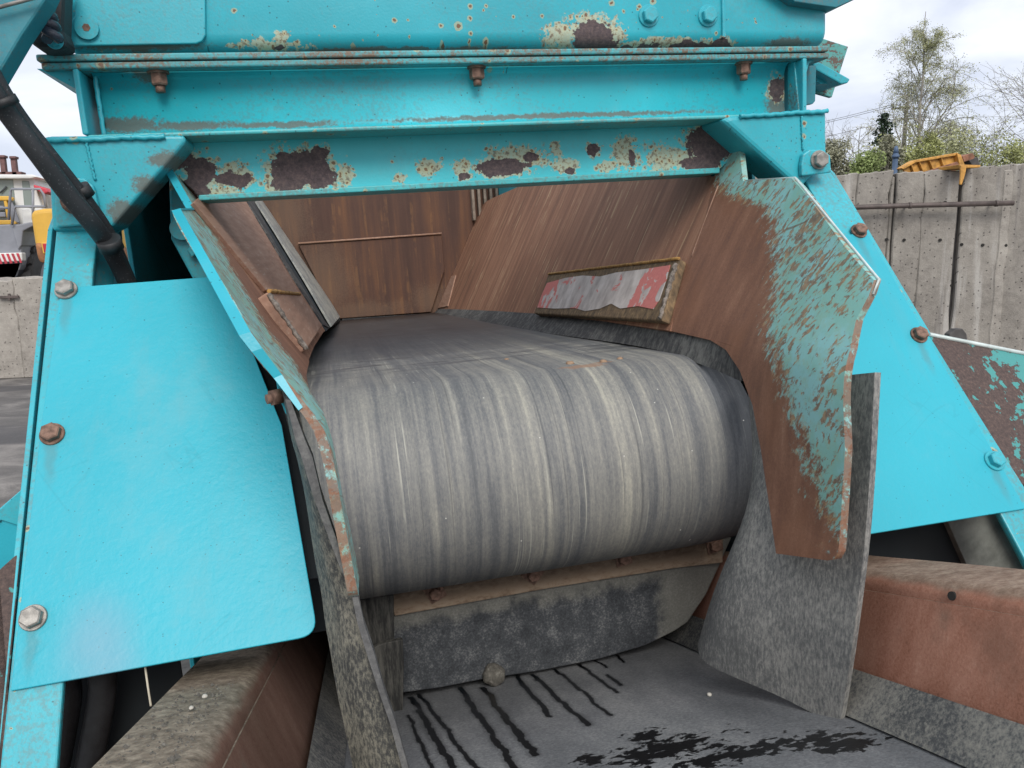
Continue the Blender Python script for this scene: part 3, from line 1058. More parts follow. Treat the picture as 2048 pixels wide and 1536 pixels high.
# the dark strips set back in the joints, and the narrow pale filler
back_v = (wall_pt(2330) - wall_pt(1500)).normalized()
wn_ = Vector((back_v.y, -back_v.x, 0))
if wn_.dot(org) > 0:
    wn_ = -wn_
ragged_panel('backing_slab', wall_pt(1140) - wn_ * 0.12, wall_pt(2340) - wn_ * 0.12, -0.05, WTOP - 0.05, 0.16, M['conc_dark'], wall_root, 40, org=org, nx=30)
ragged_panel('filler_strip', wall_pt(1775) - wn_ * 0.03, wall_pt(1782) - wn_ * 0.03, -0.05, WTOP - 0.03, 0.08, M['conc'], wall_root, 41, nx=2, org=org, side_rag=0.01)
ragged_panel('filler_strip', wall_pt(1995) + wn_ * 0.012, wall_pt(2012) + wn_ * 0.012, 0.3, WTOP - 0.01, 0.05, M['conc2'], wall_root, 43, nx=3, org=org, side_rag=0.03)
for px, py in ((1773, 479), (1808, 480), (1880, 480), (1923, 489), (1965, 490), (2011, 491), (1902, 571), (1890, 405)):
    p = wall_pt(px)
    d = RW @ unit(px - CX, CY - py, -F)
    q = CAMLOC + d * (p.y / d.y)
    c = q + wn_ * 0.0 - org
    tube('tie_hole', [c - wn_ * 0.03, c + wn_ * 0.012], 0.017, M['hole'], wall_root, 10, ZERO)
# pipe fixed along the wall
pp = []
for px, py in ((1500, 421), (1700, 415), (1820, 411), (2027, 406)):
    p = wall_pt(px)
    d = RW @ unit(px - CX, CY - py, -F)
    pp.append(CAMLOC + d * ((p.y - 0.10) / d.y))
pipe_root = empty('steel_pipe', Vector((pp[2].x, pp[2].y, pp[2].z)), 'thin brown steel pipe fixed along the upper part of the grey panel wall', 'pipe')
oo = pipe_root.location.copy()
tube('pipe_run', [p - oo for p in pp], 0.028, M['pipe'], pipe_root, 12, ZERO)
e0 = pp[-1] - oo
dirp = (pp[-1] - pp[-2]).normalized()
tube('pipe_mouth', [e0 - dirp * 0.01, e0 + dirp * 0.004], 0.019, M['hole'], pipe_root, 12, ZERO)
for px, py in ((1820, 411), (1993, 407)):
    p = wall_pt(px)
    d = RW @ unit(px - CX, CY - py, -F)
    c = CAMLOC + d * ((p.y - 0.10) / d.y) - oo
    tube('pipe_clamp', [c - dirp * 0.014, c + dirp * 0.014], 0.035, M['pipe'], pipe_root, 12, ZERO)
    tube('pipe_bracket', [c, c - wn_ * 0.12 + Vector((0, 0, 0.0))], 0.013, M['pipe'], pipe_root, 8, ZERO)

# ---- left: row of concrete blocks
BD = 12.6


def blk(px, d=BD):
    p = WD(px, 640, d)
    return Vector((p.x, p.y, 0))


BT = WD(50, 558, BD).z
for k, (p0, p1, lab) in enumerate(((-260, -115, None), (-113, 33, 'pale concrete block left of the rusty staple, cut off by the picture edge'),
                                   (36, 190, 'pale concrete block between the rusty staple and the turquoise leg'),
                                   (193, 340, None))):
    a, b = blk(p0), blk(p1)
    if lab is None:
        continue
    r = empty('concrete_block', a.lerp(b, 0.5), lab, 'block', 'concrete blocks on the left')
    og = r.location.copy()
    ragged_panel('block_body', a, b, 0.0, BT, 0.8, M['conc2'], r, 60 + k, rag=0.035, org=og, side_rag=0.035)
sp_c = WD(18, 594, BD - 0.04)
stp = empty('steel_staple', sp_c, 'short rusty steel staple across the joint of the two pale blocks', 'staple')
box('staple_bar', (-0.13, -0.025, -0.02), (0.13, 0.02, 0.02), M['pipe'], stp, ZERO, 0.006)
box('staple_leg', (-0.01, -0.02, -0.05), (0.02, 0.02, 0.05), M['pipe'], stp, ZERO, 0.006)

# ================================================================== MACHINE
root = tag(bpy.data.objects.new('crushing_machine', None),
           'large turquoise crushing machine with rusty hopper and black belt drum in the foreground', 'machine')
COL.objects.link(root)
RMW = (RW @ RM.transposed()).to_4x4()
root.matrix_world = Matrix.Translation(CAMLOC + (RMW @ OFF)) @ RMW

B24 = bolt_mesh('hex_bolt', 0.0195, 0.014, 0.0235, 0.005, M['steel'])
B24R = bolt_mesh('rusty_hex_bolt', 0.0195, 0.014, 0.0235, 0.005, M['rust_bolt'])
B20P = bolt_mesh('painted_hex_bolt', 0.0165, 0.012, 0.022, 0.004, M['teal'])
NUTS = bolt_mesh('nut_on_square_washer', 0.0135, 0.013, 0.026, 0.004, M['rust_bolt'], square=True)
NUT = bolt_mesh('hanging_nut', 0.0150, 0.020, 0.019, 0.004, M['rust_bolt'])

# ---- upper box beam
zt0 = PY(900, 96, YT).z
xl, xr = PY(130, 60, YT).x, PY(1655, 60, YT).x
R_ = 0.03
prof = []
for k in range(7):
    a = math.pi * (1.0 + 0.5 * k / 6)
    prof.append((YT + R_ + R_ * math.cos(a), zt0 + R_ + R_ * math.sin(a)))
prof = [(YT, zt0 + 0.42)] + prof + [(YT + 0.30, zt0), (YT + 0.30, zt0 + 0.42)]


def round_end(p):
    return p


ub = extrude_x('upper_box_beam', prof, xl, xr, M['upper'], root, bev=0.012, smooth=False, nx=1)
for p in ub.data.polygons:
    p.use_smooth = len(p.vertices) == 4 and abs(p.normal.x) < 0.5
xs = PY(1446, 60, YT).x
box('seam_plate', (xs - 0.004, YT - 0.006, zt0 + 0.012), (xs + 0.004, YT + 0.01, zt0 + 0.42), M['upper'], root, bev=0.003)
# cover plate with a round plug at its left
cp = [PY(150, -60, YT - 0.008), PY(410, -60, YT - 0.008), PY(411, 70, YT - 0.008), PY(404, 82, YT - 0.008), PY(392, 87, YT - 0.008), PY(108, 92, YT - 0.008), PY(150, 30, YT - 0.008)]
cover = plate('cover_plate', cp, 0.008, M['teal'], root, (0, -1, 0), 0.002)
pl = PY(175, 57, YT - 0.008)
tube('round_plug', [pl, pl + Vector((0, -0.007, 0))], 0.0195, M['teal'], cover, 28)
tube('plug_socket', [pl + Vector((0, -0.006, 0)), pl + Vector((0, -0.0078, 0))], 0.0068, M['rust_bolt'], cover, 6)
for px in (1297, 1415):
    bolt(B20P, PY(px, 32, YT), (0, -1, 0), ub, spin=0.4)
# overhanging lip of the hopper at the top right and top
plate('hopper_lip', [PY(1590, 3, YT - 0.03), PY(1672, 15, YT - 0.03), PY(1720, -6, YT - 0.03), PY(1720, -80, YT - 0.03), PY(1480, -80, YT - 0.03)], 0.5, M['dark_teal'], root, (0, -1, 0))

# ---- channel beam with two flange plates
zf = [PY(900, q, YB).z for q in (97, 112, 113.5, 126, 246, 254)]
xl, xr = PY(72, 120, YB).x, PY(1658, 108, YB).x
box('top_flange_plate', (xl, YB, zf[1]), (xr, YB + 0.34, zf[0] - 0.002), M['flange'], root, bev=0.003)
box('second_flange_plate', (xl + 0.005, YB + 0.004, zf[3]), (xr + 0.004, YB + 0.34, zf[2]), M['flange'], root, bev=0.003)
xa, xb = PY(168, 200, YB).x, PY(1606, 170, YB).x
# web with fillets towards the flanges
fr = 0.022
wp = []
for k in range(6):
    a = math.pi / 2 * k / 5
    wp.append((YW - fr + fr * math.sin(a), zf[3] - 0.0005 - fr + fr * math.cos(a)))
wp = [(YW - fr, zf[3] - 0.0005)] + wp[1:]
lo = []
for k in range(6):
    a = math.pi / 2 * k / 5
    lo.append((YW - fr + fr * math.cos(a), zf[4] + fr - fr * math.sin(a)))
wp += lo
wp += [(YW + 0.02, zf[4]), (YW + 0.02, zf[3] - 0.0005)]
web = extrude_x('channel_web', wp, xa + 0.01, xb - 0.01, M['channel'], root)
for p in web.data.polygons:
    p.use_smooth = len(p.vertices) == 4
box('bottom_flange', (xa - 0.004, YB, zf[5] - 0.001), (xb + 0.004, YB + 0.34, zf[4] - 0.0008), M['lip'], root, bev=0.003)
# end plates of the channel
for sx, p0, p1 in ((-1, 150, 178), (1, 1601, 1612)):
    x = PY((p0 + p1) / 2, 190, YB).x
    pr = [Vector((x, YB + 0.001, zf[3])), Vector((x, YB + 0.001, zf[4])), Vector((x, YB + 0.33, zf[4])), Vector((x, YB + 0.33, zf[3]))]
    plate('end_plate', pr, 0.010, M['gusset'], root, (-sx, 0, 0), 0.003)
    # web stiffener
xst = PY(1575, 180, YW).x
plate('stiffener', [Vector((xst, YB + 0.03, zf[3])), Vector((xst, YB + 0.012, zf[4])), Vector((xst, YW, zf[4])), Vector((xst, YW, zf[3]))], 0.008, M['channel'], root, (-1, 0, 0))
xst = PY(186, 190, YW).x
tube('weld_bead', [Vector((xst + 0.01 + 0.0005 * math.sin(k * 2.1), YW - 0.008, zf[3] + (zf[4] - zf[3]) * k / 14)) for k in range(15)], 0.0045, M['gusset'], root, 6)
# flare of the flange end on the left and right
plate('flange_bracket', [PY(72, 137, YB + 0.02), PY(150, 137, YB + 0.02), PY(152, 178, YB + 0.02), PY(85, 142, YB + 0.02)], 0.25, M['gusset'], root, (0, -1, 0))
plate('flange_bracket', [PY(1658, 116, YB + 0.02), PY(1614, 118, YB + 0.02), PY(1612, 150, YB + 0.02), PY(1618, 128, YB + 0.02), PY(1630, 119, YB + 0.02)], 0.2, M['gusset'], root, (0, -1, 0))
# nuts hanging under the top flange
for px, py in ((316, 143), (953, 138), (1487, 130)):
    p = PY(px, py, YB + 0.035)
    p.z = zf[3]
    o = bolt(NUT, p, (0, 0, -1), web, 'nut')
    tube('bolt_end', [p - Vector((0, 0, 0.022)), p - Vector((0, 0, 0.036))], 0.0085, M['rust_bolt'], web, 12)

# ---- gussets (box shaped, with a sloping underside)
def gusset(pts, slope, thick=0.11):
    g = plate('gusset', pts, thick, M['gusset'], root, (0, -1, 0), 0.012)
    g.modifiers['bevel'].segments = 3
    return g


gl = [PY(93, 272, YB - 0.004), PY(368, 270, YB - 0.004), PY(372, 284, YB - 0.004), PY(226, 452, YB - 0.004), PY(205, 462, YB - 0.004), PY(104, 462, YB - 0.004)]
gusset(gl, 1)
gr = [PY(1440, 238, YB - 0.004), PY(1462, 229, YB - 0.004), PY(1655, 217, YB - 0.004), PY(1656, 330, YB - 0.004), PY(1622, 356, YB - 0.004), PY(1600, 380, YB - 0.004)]
gusset(gr, -1)
for (a, b) in (((93, 281), (330, 273)), ((1480, 233), (1655, 222))):
    A, Bp = PY(*a, YB - 0.008), PY(*b, YB - 0.008)
    path = []
    for k in range(41):
        q = A.lerp(Bp, k / 40)
        q.z += 0.0008 * math.sin(k * 1.3) + 0.0006 * math.sin(k * 0.31)
        path.append(q)
    tube('weld_bead', path, 0.0050, M['gusset'], root, 7, radii=[0.0048 + 0.0005 * math.sin(k * 2.7) for k in range(41)])
for (a, b) in (((172, 283), (190, 360)), ((1603, 232), (1606, 300))):
    A, Bp = PY(*a, YB - 0.006), PY(*b, YB - 0.006)
    tube('weld_bead', [A.lerp(Bp, k / 20) + Vector((0.0012 * math.sin(k * 2.3), 0, 0)) for k in range(21)], 0.0026, M['gusset'], root, 6)

# ---- lower cross beam with its lip
zl0 = PY(900, 371, YL).z
ztop = zf[5] - 0.004
lbL, lbR = PY(338, 330, YL), PY(1484, 290, YL)
pts = [PY(345, 275, YL), PY(1490, 232, YL), PY(1484, 300, YL), PY(1440, 338, YL), PY(398, 392, YL), PY(336, 335, YL)]
lowb = plate('cross_beam', pts, 0.05, M['lower'], root, (0, -1, 0), 0.002)
pts = [PY(397, 390, YL - 0.012), PY(1440, 335, YL - 0.012), PY(1440, 346, YL - 0.012), PY(397, 401, YL - 0.012)]
plate('beam_lip', pts, 0.10, M['lip'], root, (0, -1, 0), 0.002)

# ---- straps (legs), bent at the top, and the guards bolted on them
zb = SLP.z


def strap(face_pts, tab_pts, side):
    st = plate('leg_strap', face_pts, 0.012, M['strap'], root, SLN, 0.003)
    tb = plate('strap_tab', tab_pts, 0.013, M['strap'], root, (0, -1, 0), 0.003)
    return st


yt = YB - 0.018
# left
lt = [PY(113, 455, yt), PY(109, 400, yt), PY(116, 372, yt), PY(136, 357, yt), PY(168, 356, yt), PY(187, 372, yt), PY(196, 410, yt), PY(197, 448, yt)]
ls = [PS(113, 452, 0.0), PS(198, 446, 0.0), PS(186, 540, 0.0), PS(180, 640, 0.0), PS(112, 1560, 0.0), PS(-10, 1620, 0.0), PS(14, 1400, 0.0)]
strap(ls, lt, -1)
# return flange of the left leg, going back
a, b = PS(105, 458, -0.002), PS(-12, 1620, -0.002)
c_ = Vector((0.0, 0.075, 0.05))
plate('leg_flange', [a, b, b + c_, a + c_], 0.008, M['strap'], root, (1, 0, 0))
a, b = PS(190, 452, -0.012), PS(172, 700, -0.012)
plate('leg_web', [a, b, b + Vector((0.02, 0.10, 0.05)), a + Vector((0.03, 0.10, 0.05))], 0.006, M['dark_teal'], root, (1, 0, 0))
# right
rt = [PY(1604, 352, yt), PY(1603, 330, yt), PY(1607, 308, yt), PY(1620, 299, yt), PY(1645, 299, yt), PY(1661, 310, yt), PY(1663, 345, yt)]
rs = [PS(1604, 350, 0.0), PS(1662, 343, 0.0), PS(1742, 470, 0.0), PS(1858, 668, 0.0), PS(2046, 968, 0.0), PS(2200, 1250, 0.0), PS(2120, 1250, 0.0), PS(1880, 800, 0.0), PS(1718, 545, 0.0)]
strap(rs, rt, 1)
a, b = PS(1663, 346, -0.002), PS(2203, 1250, -0.002)
plate('leg_flange', [a, b, b + c_, a + c_], 0.008, M['strap'], root, (-1, 0, 0))
bolt(B24, PY(1637, 320, yt), (0, -1, 0), root, 'bolt', spin=0.2, scale=0.86)
bolt(B24R, PY(150, 402, yt), (0, -1, 0), root, 'bolt', spin=0.5)


def rounded(pts, idx, r=0.03, n=6):
    out = []
    for i, p in enumerate(pts):
        if i not in idx:
            out.append(p)
            continue
        a = (pts[i - 1] - p).normalized()
        b = (pts[(i + 1) % len(pts)] - p).normalized()
        for k in range(n + 1):
            t_ = k / n
            out.append(p + a * r * (1 - t_) ** 2 + b * r * t_ ** 2)
    return out


def rusted_fresh():
    t = NT('guard_paint')
    big = t.noise(2.6, 3, 0.5)
    col = t.mix(t.step(big, 0.3, 0.7), tuple(q * 0.94 for q in FRESH), tuple(q * 1.05 for q in FRESH))
    d, c = t.voro(120)
    pm = t.m('MULTIPLY', t.m('LESS_THAN', d, 0.12), t.m('GREATER_THAN', t.vop('DOT_PRODUCT', c, (1, 0, 0)), 0.965))
    col = t.mix(t.m('MULTIPLY', pm, 0.7), col, (0.01, 0.12, 0.15))
    q = PS(190, 1280)
    f = t.field([(q, (0.055, 0.09, 0.06)), (PS(200, 1330), (0.05, 0.05, 0.05))], t.warp(5, 0.06, 2))
    col = t.mix(t.m('MULTIPLY', t.step(f, 1.5, 0.1), 0.42), col, (0.24, 0.30, 0.40))
    run = t.noise(16, 5, 0.62, st=(1.6, 0.30, 0.30))
    col = t.mix(t.m('MULTIPLY', t.step(run, 0.50, 0.68), 0.16), col, (0.10, 0.33, 0.38))
    dst = t.noise(5, 5, 0.65)
    col = t.mix(t.m('MULTIPLY', t.step(dst, 0.52, 0.72), 0.14), col, (0.30, 0.42, 0.42))
    sm = t.field([(PS(px_, py_), (0.010, 0.05, 0.055)) for px_, py_ in ((135, 625), (104, 915), (66, 1285), (1722, 495), (1843, 705), (1990, 955))], t.warp(45, 0.016, 4))
    col = t.mix(t.m('MULTIPLY', t.step(sm, 1.3, 0.3), 0.35), col, (0.10, 0.16, 0.15))
    for rot_, o_ in ((0.5, 1.0), (-0.9, 5.0)):
        mp = t.t.nodes.new('ShaderNodeMapping')
        mp.inputs['Rotation'].default_value = (0, rot_, 0)
        mp.inputs['Location'].default_value = (o_, o_, o_)
        t.put(mp.inputs[0], t.co)
        sn = t.noise(8, 2, 0.5, vec=mp.outputs[0], st=(0.10, 0.15, 1.6))
        ln = t.m('MULTIPLY', t.step(t.m('ABSOLUTE', t.m('SUBTRACT', sn, 0.5)), 0.005, 0.001), t.step(t.noise(6, 3, 0.6), 0.52, 0.60))
        col = t.mix(t.m('MULTIPLY', ln, 0.13), col, (0.015, 0.20, 0.25))
    lump = t.m('ADD', t.m('MULTIPLY', t.noise(45, 3, 0.55), 0.8), t.m('MULTIPLY', t.noise(150, 2, 0.5), 0.35))
    return t.done(col, t.m('ADD', 0.36, t.m('MULTIPLY', dst, 0.16)), lump, 0.34, 0.0035, spec=0.4)


M['guard'] = rusted_fresh()
lft = 0.006
gp = rounded([PS(122, 576, lft), PS(425, 553, lft), PS(500, 690, lft), PS(563, 850, lft), PS(636, 1270, lft), PS(21, 1382, lft), PS(52, 1110, lft), PS(85, 830, lft)], (4,), 0.028)
guard_l = plate('guard_plate', gp, 0.006, M['guard'], root, SLN, 0.0012)
tag(guard_l, 'bright turquoise guard plate on the left with its lower corner rounded')
gp = [PS(1688, 400, lft), PS(1700, 410, lft), PS(1752, 494, lft), PS(1848, 662, lft), PS(2052, 1017, lft), PS(1720, 1071, lft), PS(1640, 1083, lft), PS(1620, 800, lft), PS(1600, 545, lft)]
gp = [PS(1600, 575, lft), PS(1733, 572, lft), PS(1676, 470, lft), PS(1734, 466, lft)] + gp[2:-1]
guard_r = plate('guard_plate', gp, 0.006, M['guard'], root, SLN, 0.0012)
tag(guard_r, 'bright turquoise guard plate on the right behind the rusty chute wing')
for (px, py), me, sc, lab in (((133, 581), B24, 1.0, None), ((105, 869), B24R, 1.0, 'rust brown bolt in the middle of the left edge'), ((67, 1236), B24, 1.0, None)):
    bolt(me, PS(px, py, lft), SLN, guard_l, 'bolt', lab, spin=random.random(), scale=0.78, tilt=(random.uniform(-.06, .06), random.uniform(-.06, .06)))
for (px, py), me in (((1717, 463), B24R), ((1837, 671), B24R), ((1988, 922), B20P)):
    bolt(me, PS(px, py, lft), SLN, guard_r, 'bolt', spin=random.random(), scale=0.9 if me is B20P else 0.76)

# ---- side bracket plates outside the legs
t = NT('rust_plate_with_teal_flakes')
g = t.noise(22, 6, 0.7, dist=0.3)
g2 = t.noise(150, 5, 0.75)
yk = t.step(t.m('ADD', t.x, t.m('MULTIPLY', t.m('SUBTRACT', g, 0.5), 0.6)), 1.24, 1.40)
col = t.ramp(g2, [(0.3, (0.035, 0.024, 0.022)), (0.55, (0.085, 0.056, 0.048)), (0.75, (0.16, 0.105, 0.08))])
fl = t.step(t.m('ADD', t.noise(36, 5, 0.65), t.m('MULTIPLY', yk, 0.20)), 0.61, 0.64)
col = t.mix(t.m('MULTIPLY', fl, 0.9), col, (0.06, 0.30, 0.29))
M['flaky'] = t.done(col, 0.75, g2, 0.5, 0.002)
br = [PS(1858, 670, -0.004), PS(1985, 850, -0.004), PS(2040, 968, -0.004), PX(2046, 940, 1.30), PX(2100, 722, 1.42), PX(2048, 708, 1.36)]
A1, A2 = PS(1858, 670, 0.0), PS(2042, 970, 0.0)
vout = Vector((0.35, 0.10, 0.02))
e1 = PP(2048, 708, A1, (A2 - A1).cross(vout).normalized())
e2 = PP(2052, 880, A1, (A2 - A1).cross(vout).normalized())
e1b = A1 + (e1 - A1) * 1.4
plate('side_bracket', [A1, e1b, e1b + (A2 - A1) * 0.8, A2], 0.010, M['flaky'], root, None, 0.001, edge_mat=None)
tube('bare_edge', [A1 + Vector((0, 0, 0.001)), e1b + Vector((0, 0, 0.001))], 0.0045, M['bright_edge'], root, 6)
lg = [PY(1897, 690, 1.65), PY(1900, 668, 1.65), PY(1912, 658, 1.65), PY(1926, 657, 1.65), PY(1934, 668, 1.65), PY(1938, 700, 1.65), PY(1938, 760, 1.65), PY(1897, 760, 1.65)]
plate('lifting_lug', lg, 0.02, M['conc_dark'], root, (0, -1, 0), 0.003)
# turquoise bar and dark channel under the right guard
plate('lower_leg', [PY(1995, 1015, 1.20), PY(2200, 1000, 1.20), PY(2260, 1400, 1.20), PY(2180, 1400, 1.20), PY(2058, 1135, 1.20)], 0.02, M['strap'], root, (0, -1, 0))
plate('inner_channel', [PY(1885, 1020, 1.235), PY(1990, 1000, 1.235), PY(2075, 1180, 1.235), PY(1955, 1180, 1.235)], 0.02, M['drab'], root, (0, -1, 0))
# left bracket: rusty angled plate left of the leg and the turquoise sheet beyond
A1, A2 = PS(42, 1100, -0.003), PS(12, 1420, -0.003)
vout = Vector((-0.35, -0.12, -0.02))
nn = (A2 - A1).cross(vout).normalized()
q1 = PP(-5, 1142, A1, nn)
q2 = PP(-40, 1180, A1, nn)
plate('side_bracket', [A1, q1, q2, q2 + (A2 - A1) * 1.5, A2, A2 + (A2 - A1) * 0.4], 0.010, M['flaky'], root, nn if nn.y < 0 else -nn, 0.002)
plate('side_panel', [PY(56, 968, 1.42), PY(56, 1200, 1.42), PY(-120, 1330, 1.42), PY(-120, 1120, 1.42)], 0.01, M['fresh'], root, (0, -1, 0), 0.002)
tag(plate('side_panel', [PY(56, 968, 1.415), PY(52, 1056, 1.415), PY(2, 1040, 1.415), PY(-118, 1135, 1.415), PY(-118, 1125, 1.415)], 0.003, M['strap'], root, (0, -1, 0), 0.001), 'paler strip along the upper edge of the side panel')

# ---- hopper: walls, liner, wings
WC, WS = 0.705, 0.53


def wallx(y, z):
    return WC + WS * (z + 0.208)


WALLN = Vector((-1, 0, WS)).normalized()
WALLPN = (Vector((WC, 1.5, -0.208)), WALLN)


def wingx(y, z):
    if z > -0.16:
        x = WC + WS * (z + 0.208)
    else:
        k = min(1.0, (-0.16 - z) / 0.10)
        s = WS + (0.20 - WS) * k
        z0 = -0.16
        x0 = WC + WS * (z0 + 0.208)
        # smooth change of lean
        if z > -0.26:
            u = -0.16 - z
            x = x0 - (WS * u + (0.20 - WS) * u * u / 0.20)
        else:
            x = x0 - (WS * 0.10 + (0.20 - WS) * 0.05) - 0.20 * (-0.26 - z)
    b = min(1.0, max(0.0, (1.32 - y) / 0.36))
    fz = min(1.0, max(0.0, (z + 0.45) / 0.25))
    x -= 0.032 * b * b * (3 - 2 * b) * fz
    x += 0.004 * mnoise.noise(Vector((y * 4, z * 4, 1.7)))
    return x


def on_wing(px, py):
    d = mray(px, py)
    lo_, hi_ = 0.3, 8.0
    f0 = d.x * lo_ - wingx(d.y * lo_, d.z * lo_)
    for _ in range(60):
        mid = 0.5 * (lo_ + hi_)
        v = d.x * mid - wingx(d.y * mid, d.z * mid)
        if (v > 0) == (f0 > 0):
            lo_ = mid
        else:
            hi_ = mid
    return d * lo_


# right wing outline in pixels
wing_px = [(1432, 340), (1478, 285), (1486, 362), (1583, 356), (1748, 560), (1738, 590), (1712, 640), (1700, 700), (1690, 900), (1676, 1105), (1668, 1119), (1655, 1121), (1552, 1107),
           (1540, 1020), (1522, 900), (1505, 810), (1480, 742), (1452, 700), (1420, 680), (1340, 662), (1352, 600), (1385, 510), (1412, 430)]
wing_yz = []
for q in wing_px:
    p = on_wing(*q)
    wing_yz.append((p.y, p.z))
edge_px = [(1680, 1108), (1640, 1000), (1600, 860), (1555, 730), (1535, 660), (1552, 560), (1550, 470), (1535, 415), (1440, 385), (1430, 340)]
WING_CURVE = []
for q in edge_px:
    p = on_wing(*q)
    WING_CURVE.append((min(1, max(0, (p.z + 0.60) / 0.85)), p.y))
WING_CURVE.sort()
M['wing'] = wing_mat()
wing_r = curved_plate('chute_wing', wing_yz, wingx, 0.012, M['wing'], root)
tag(wing_r, 'right chute wing, rusty towards the belt with scratched turquoise paint outside')
# left wing: mirror image with its own notch
wl_yz = [(y_, z_ if z_ > -0.17 else -0.17 + (z_ + 0.17) * 0.80) for y_, z_ in wing_yz]
M['wing_left'] = wing_mat(0.17)
wing_l = curved_plate('chute_wing', wl_yz, lambda y_, z_: wingx(y_, z_) - 0.012 * min(1.0, max(0.0, (-0.12 - z_) / 0.08)), 0.012, M['wing_left'], root, mirror=True)
tag(wing_l, 'left chute wing seen nearly edge on, with a bright turquoise edge')
# painted free edges of the wings
for side, src in ((0, wing_r), (1, wing_l)):
    path = []
    for q in wing_px[2:10]:
        p = on_wing(*q)
        path.append(p)
    path = [p + Vector((0.006, -0.002, 0.0)) for p in path]
    if side:
        # the bright turquoise cut edge facing the viewer
        v, f = [], []
        src_pts = [mir(on_wing(*q)) for q in wing_px[1:8]]
        for i, p in enumerate(src_pts):
            k_ = (1, 1, 1, 1, 0.9, 0.7, 0.3)[i]
            v += [p + Vector((0.0015, -0.0015, 0.002)), p + Vector((-0.0115 * k_, -0.003, -0.001))]
        n = len(src_pts)
        f = [(2 * i, 2 * i + 1, 2 * i + 3, 2 * i + 2) for i in range(n - 1)]
        o = mesh('wing_edge', v, f, M['fresh'], root)
        s_ = o.modifiers.new('t', 'SOLIDIFY')
        s_.thickness = 0.003
    else:
        tube('wing_edge', path[:4], 0.0023, M['bright_edge'], root, 6)

# right hopper wall
wpx = [(1340, 662), (1200, 641), (1070, 628), (868, 622), (890, 560), (912, 500), (938, 423), (985, 396), (1035, 374)]
wp3 = [PP(px, py, *WALLPN) for px, py in wpx]
top = [Vector((wallx(0, z_), y_, z_)) for y_, z_ in ((3.0, 0.72), (1.93, 0.72), (1.93, 0.20), (1.715, 0.19), (1.715, 0.125))]
p_top = PP(1432, 340, *WALLPN)
seam = [PP(1432, 352, *WALLPN), PP(1412, 430, *WALLPN), PP(1385, 510, *WALLPN)]
hw_r = plate('hopper_wall', wp3 + top + seam, 0.012, M['wall'], root, WALLN, 0.001)
tag(hw_r, 'right hopper wall of streaked brown steel')
hw_l = plate('hopper_wall', [mir(p) for p in (wp3 + top + seam)], 0.012, M['wall'], root, (-WALLN.x, 0, WALLN.z), 0.001)
tag(hw_l, 'left hopper wall of brown steel, seen at a slant')
# seam weld with a little paint left on it
A, Bp = PP(1436, 372, *WALLPN), PP(1384, 512, *WALLPN)
tube('seam_weld', [A.lerp(Bp, k / 16) - WALLN * 0.0015 for k in range(17)], 0.0035, M['liner'], root, 6)
# little patch low at the far end
pq = [PP(px, py, WALLPN[0] + WALLN * 0.006, WALLN) for px, py in ((884, 557), (911, 550), (895, 612), (868, 618))]
plate('patch_plate', pq, 0.006, M['liner'], root, WALLN, 0.001)
# welded wear block on the right wall
WB = 0.022
up_ = WALLPN[0] + WALLN * WB
bp = [PP(px, py, up_, WALLN) for px, py in ((1097, 547), (1358, 517), (1324, 642), (1068, 627))]
wear = plate('wear_block', bp, WB, olive_mat(), root, WALLN, 0.004)
wu2 = WALLPN[0] + WALLN * (WB + 0.0015)
fp = [PP(px, py, wu2, WALLN) for px, py in ((1094, 566), (1130, 556), (1165, 551), (1200, 553), (1232, 545), (1290, 538), (1340, 530), (1332, 560), (1318, 600), (1306, 618), (1275, 612), (1240, 617), (1222, 607),
                                           (1200, 617), (1170, 622), (1150, 616), (1110, 617), (1074, 615), (1083, 590))]
plate('worn_face', fp, 0.0013, worn_plate_mat(), wear, WALLN, 0.0)
A, Bp = PP(1352, 528, wu2, WALLN), PP(1320, 638, wu2, WALLN)
tube('weld_bead', [A.lerp(Bp, k / 18) + WALLN * 0.002 * math.sin(k * 2.2) for k in range(19)], 0.007, M['weld'], wear, 7, radii=[0.0055 + 0.0008 * math.sin(k * 1.7) + 0.0008 * math.sin(k * 0.37) for k in range(19)])
A, Bp = PP(1097, 548, wu2, WALLN), PP(1358, 517, wu2, WALLN)
tube('rust_edge', [A.lerp(Bp, k / 30) + WALLN * 0.001 * math.sin(k * 2.2) for k in range(31)], 0.004, M['gold'], wear, 6)

# left liner plate: raised brown sheet on the left wall
WLN = Vector((1, 0, WS)).normalized()
LP0 = mir(WALLPN[0])


def PLW(px, py, lift=0.0):
    return PP(px, py, LP0 + WLN * lift, WLN)


ll = [PLW(388, 405, 0.008), PLW(398, 395, 0.008), PLW(472, 395, 0.008), PLW(492, 402, 0.008), PLW(600, 588, 0.008), PLW(532, 580, 0.008)]
tag(plate('liner_plate', ll, 0.008, M['liner'], root, WLN, 0.001), 'smooth brown liner plate on the left hopper wall')
wl = [PLW(535, 584, 0.022), PLW(601, 590, 0.022), PLW(645, 651, 0.022), PLW(615, 697, 0.022)]
wbl = plate('wear_block', wl, 0.03, M['liner'], root, WLN, 0.003)
A, Bp = PLW(538, 582, 0.024), PLW(600, 588, 0.024)
tube('rust_edge', [A.lerp(Bp, k / 20) + Vector((0, 0, 0.0015 * math.sin(k * 2.7))) for k in range(21)], 0.0042, M['gold'], wbl, 6)
A, Bp = PLW(537, 588, 0.024), PLW(613, 699, 0.024)
tube('weld_bead', [A.lerp(Bp, k / 20) + Vector((0.001 * math.sin(k * 2.1), 0, 0)) for k in range(21)], 0.007, M['weld'], wbl, 7, radii=[0.0045 + 0.0007 * math.sin(k * 1.9) + 0.0010 * math.sin(k * 0.43) for k in range(21)])

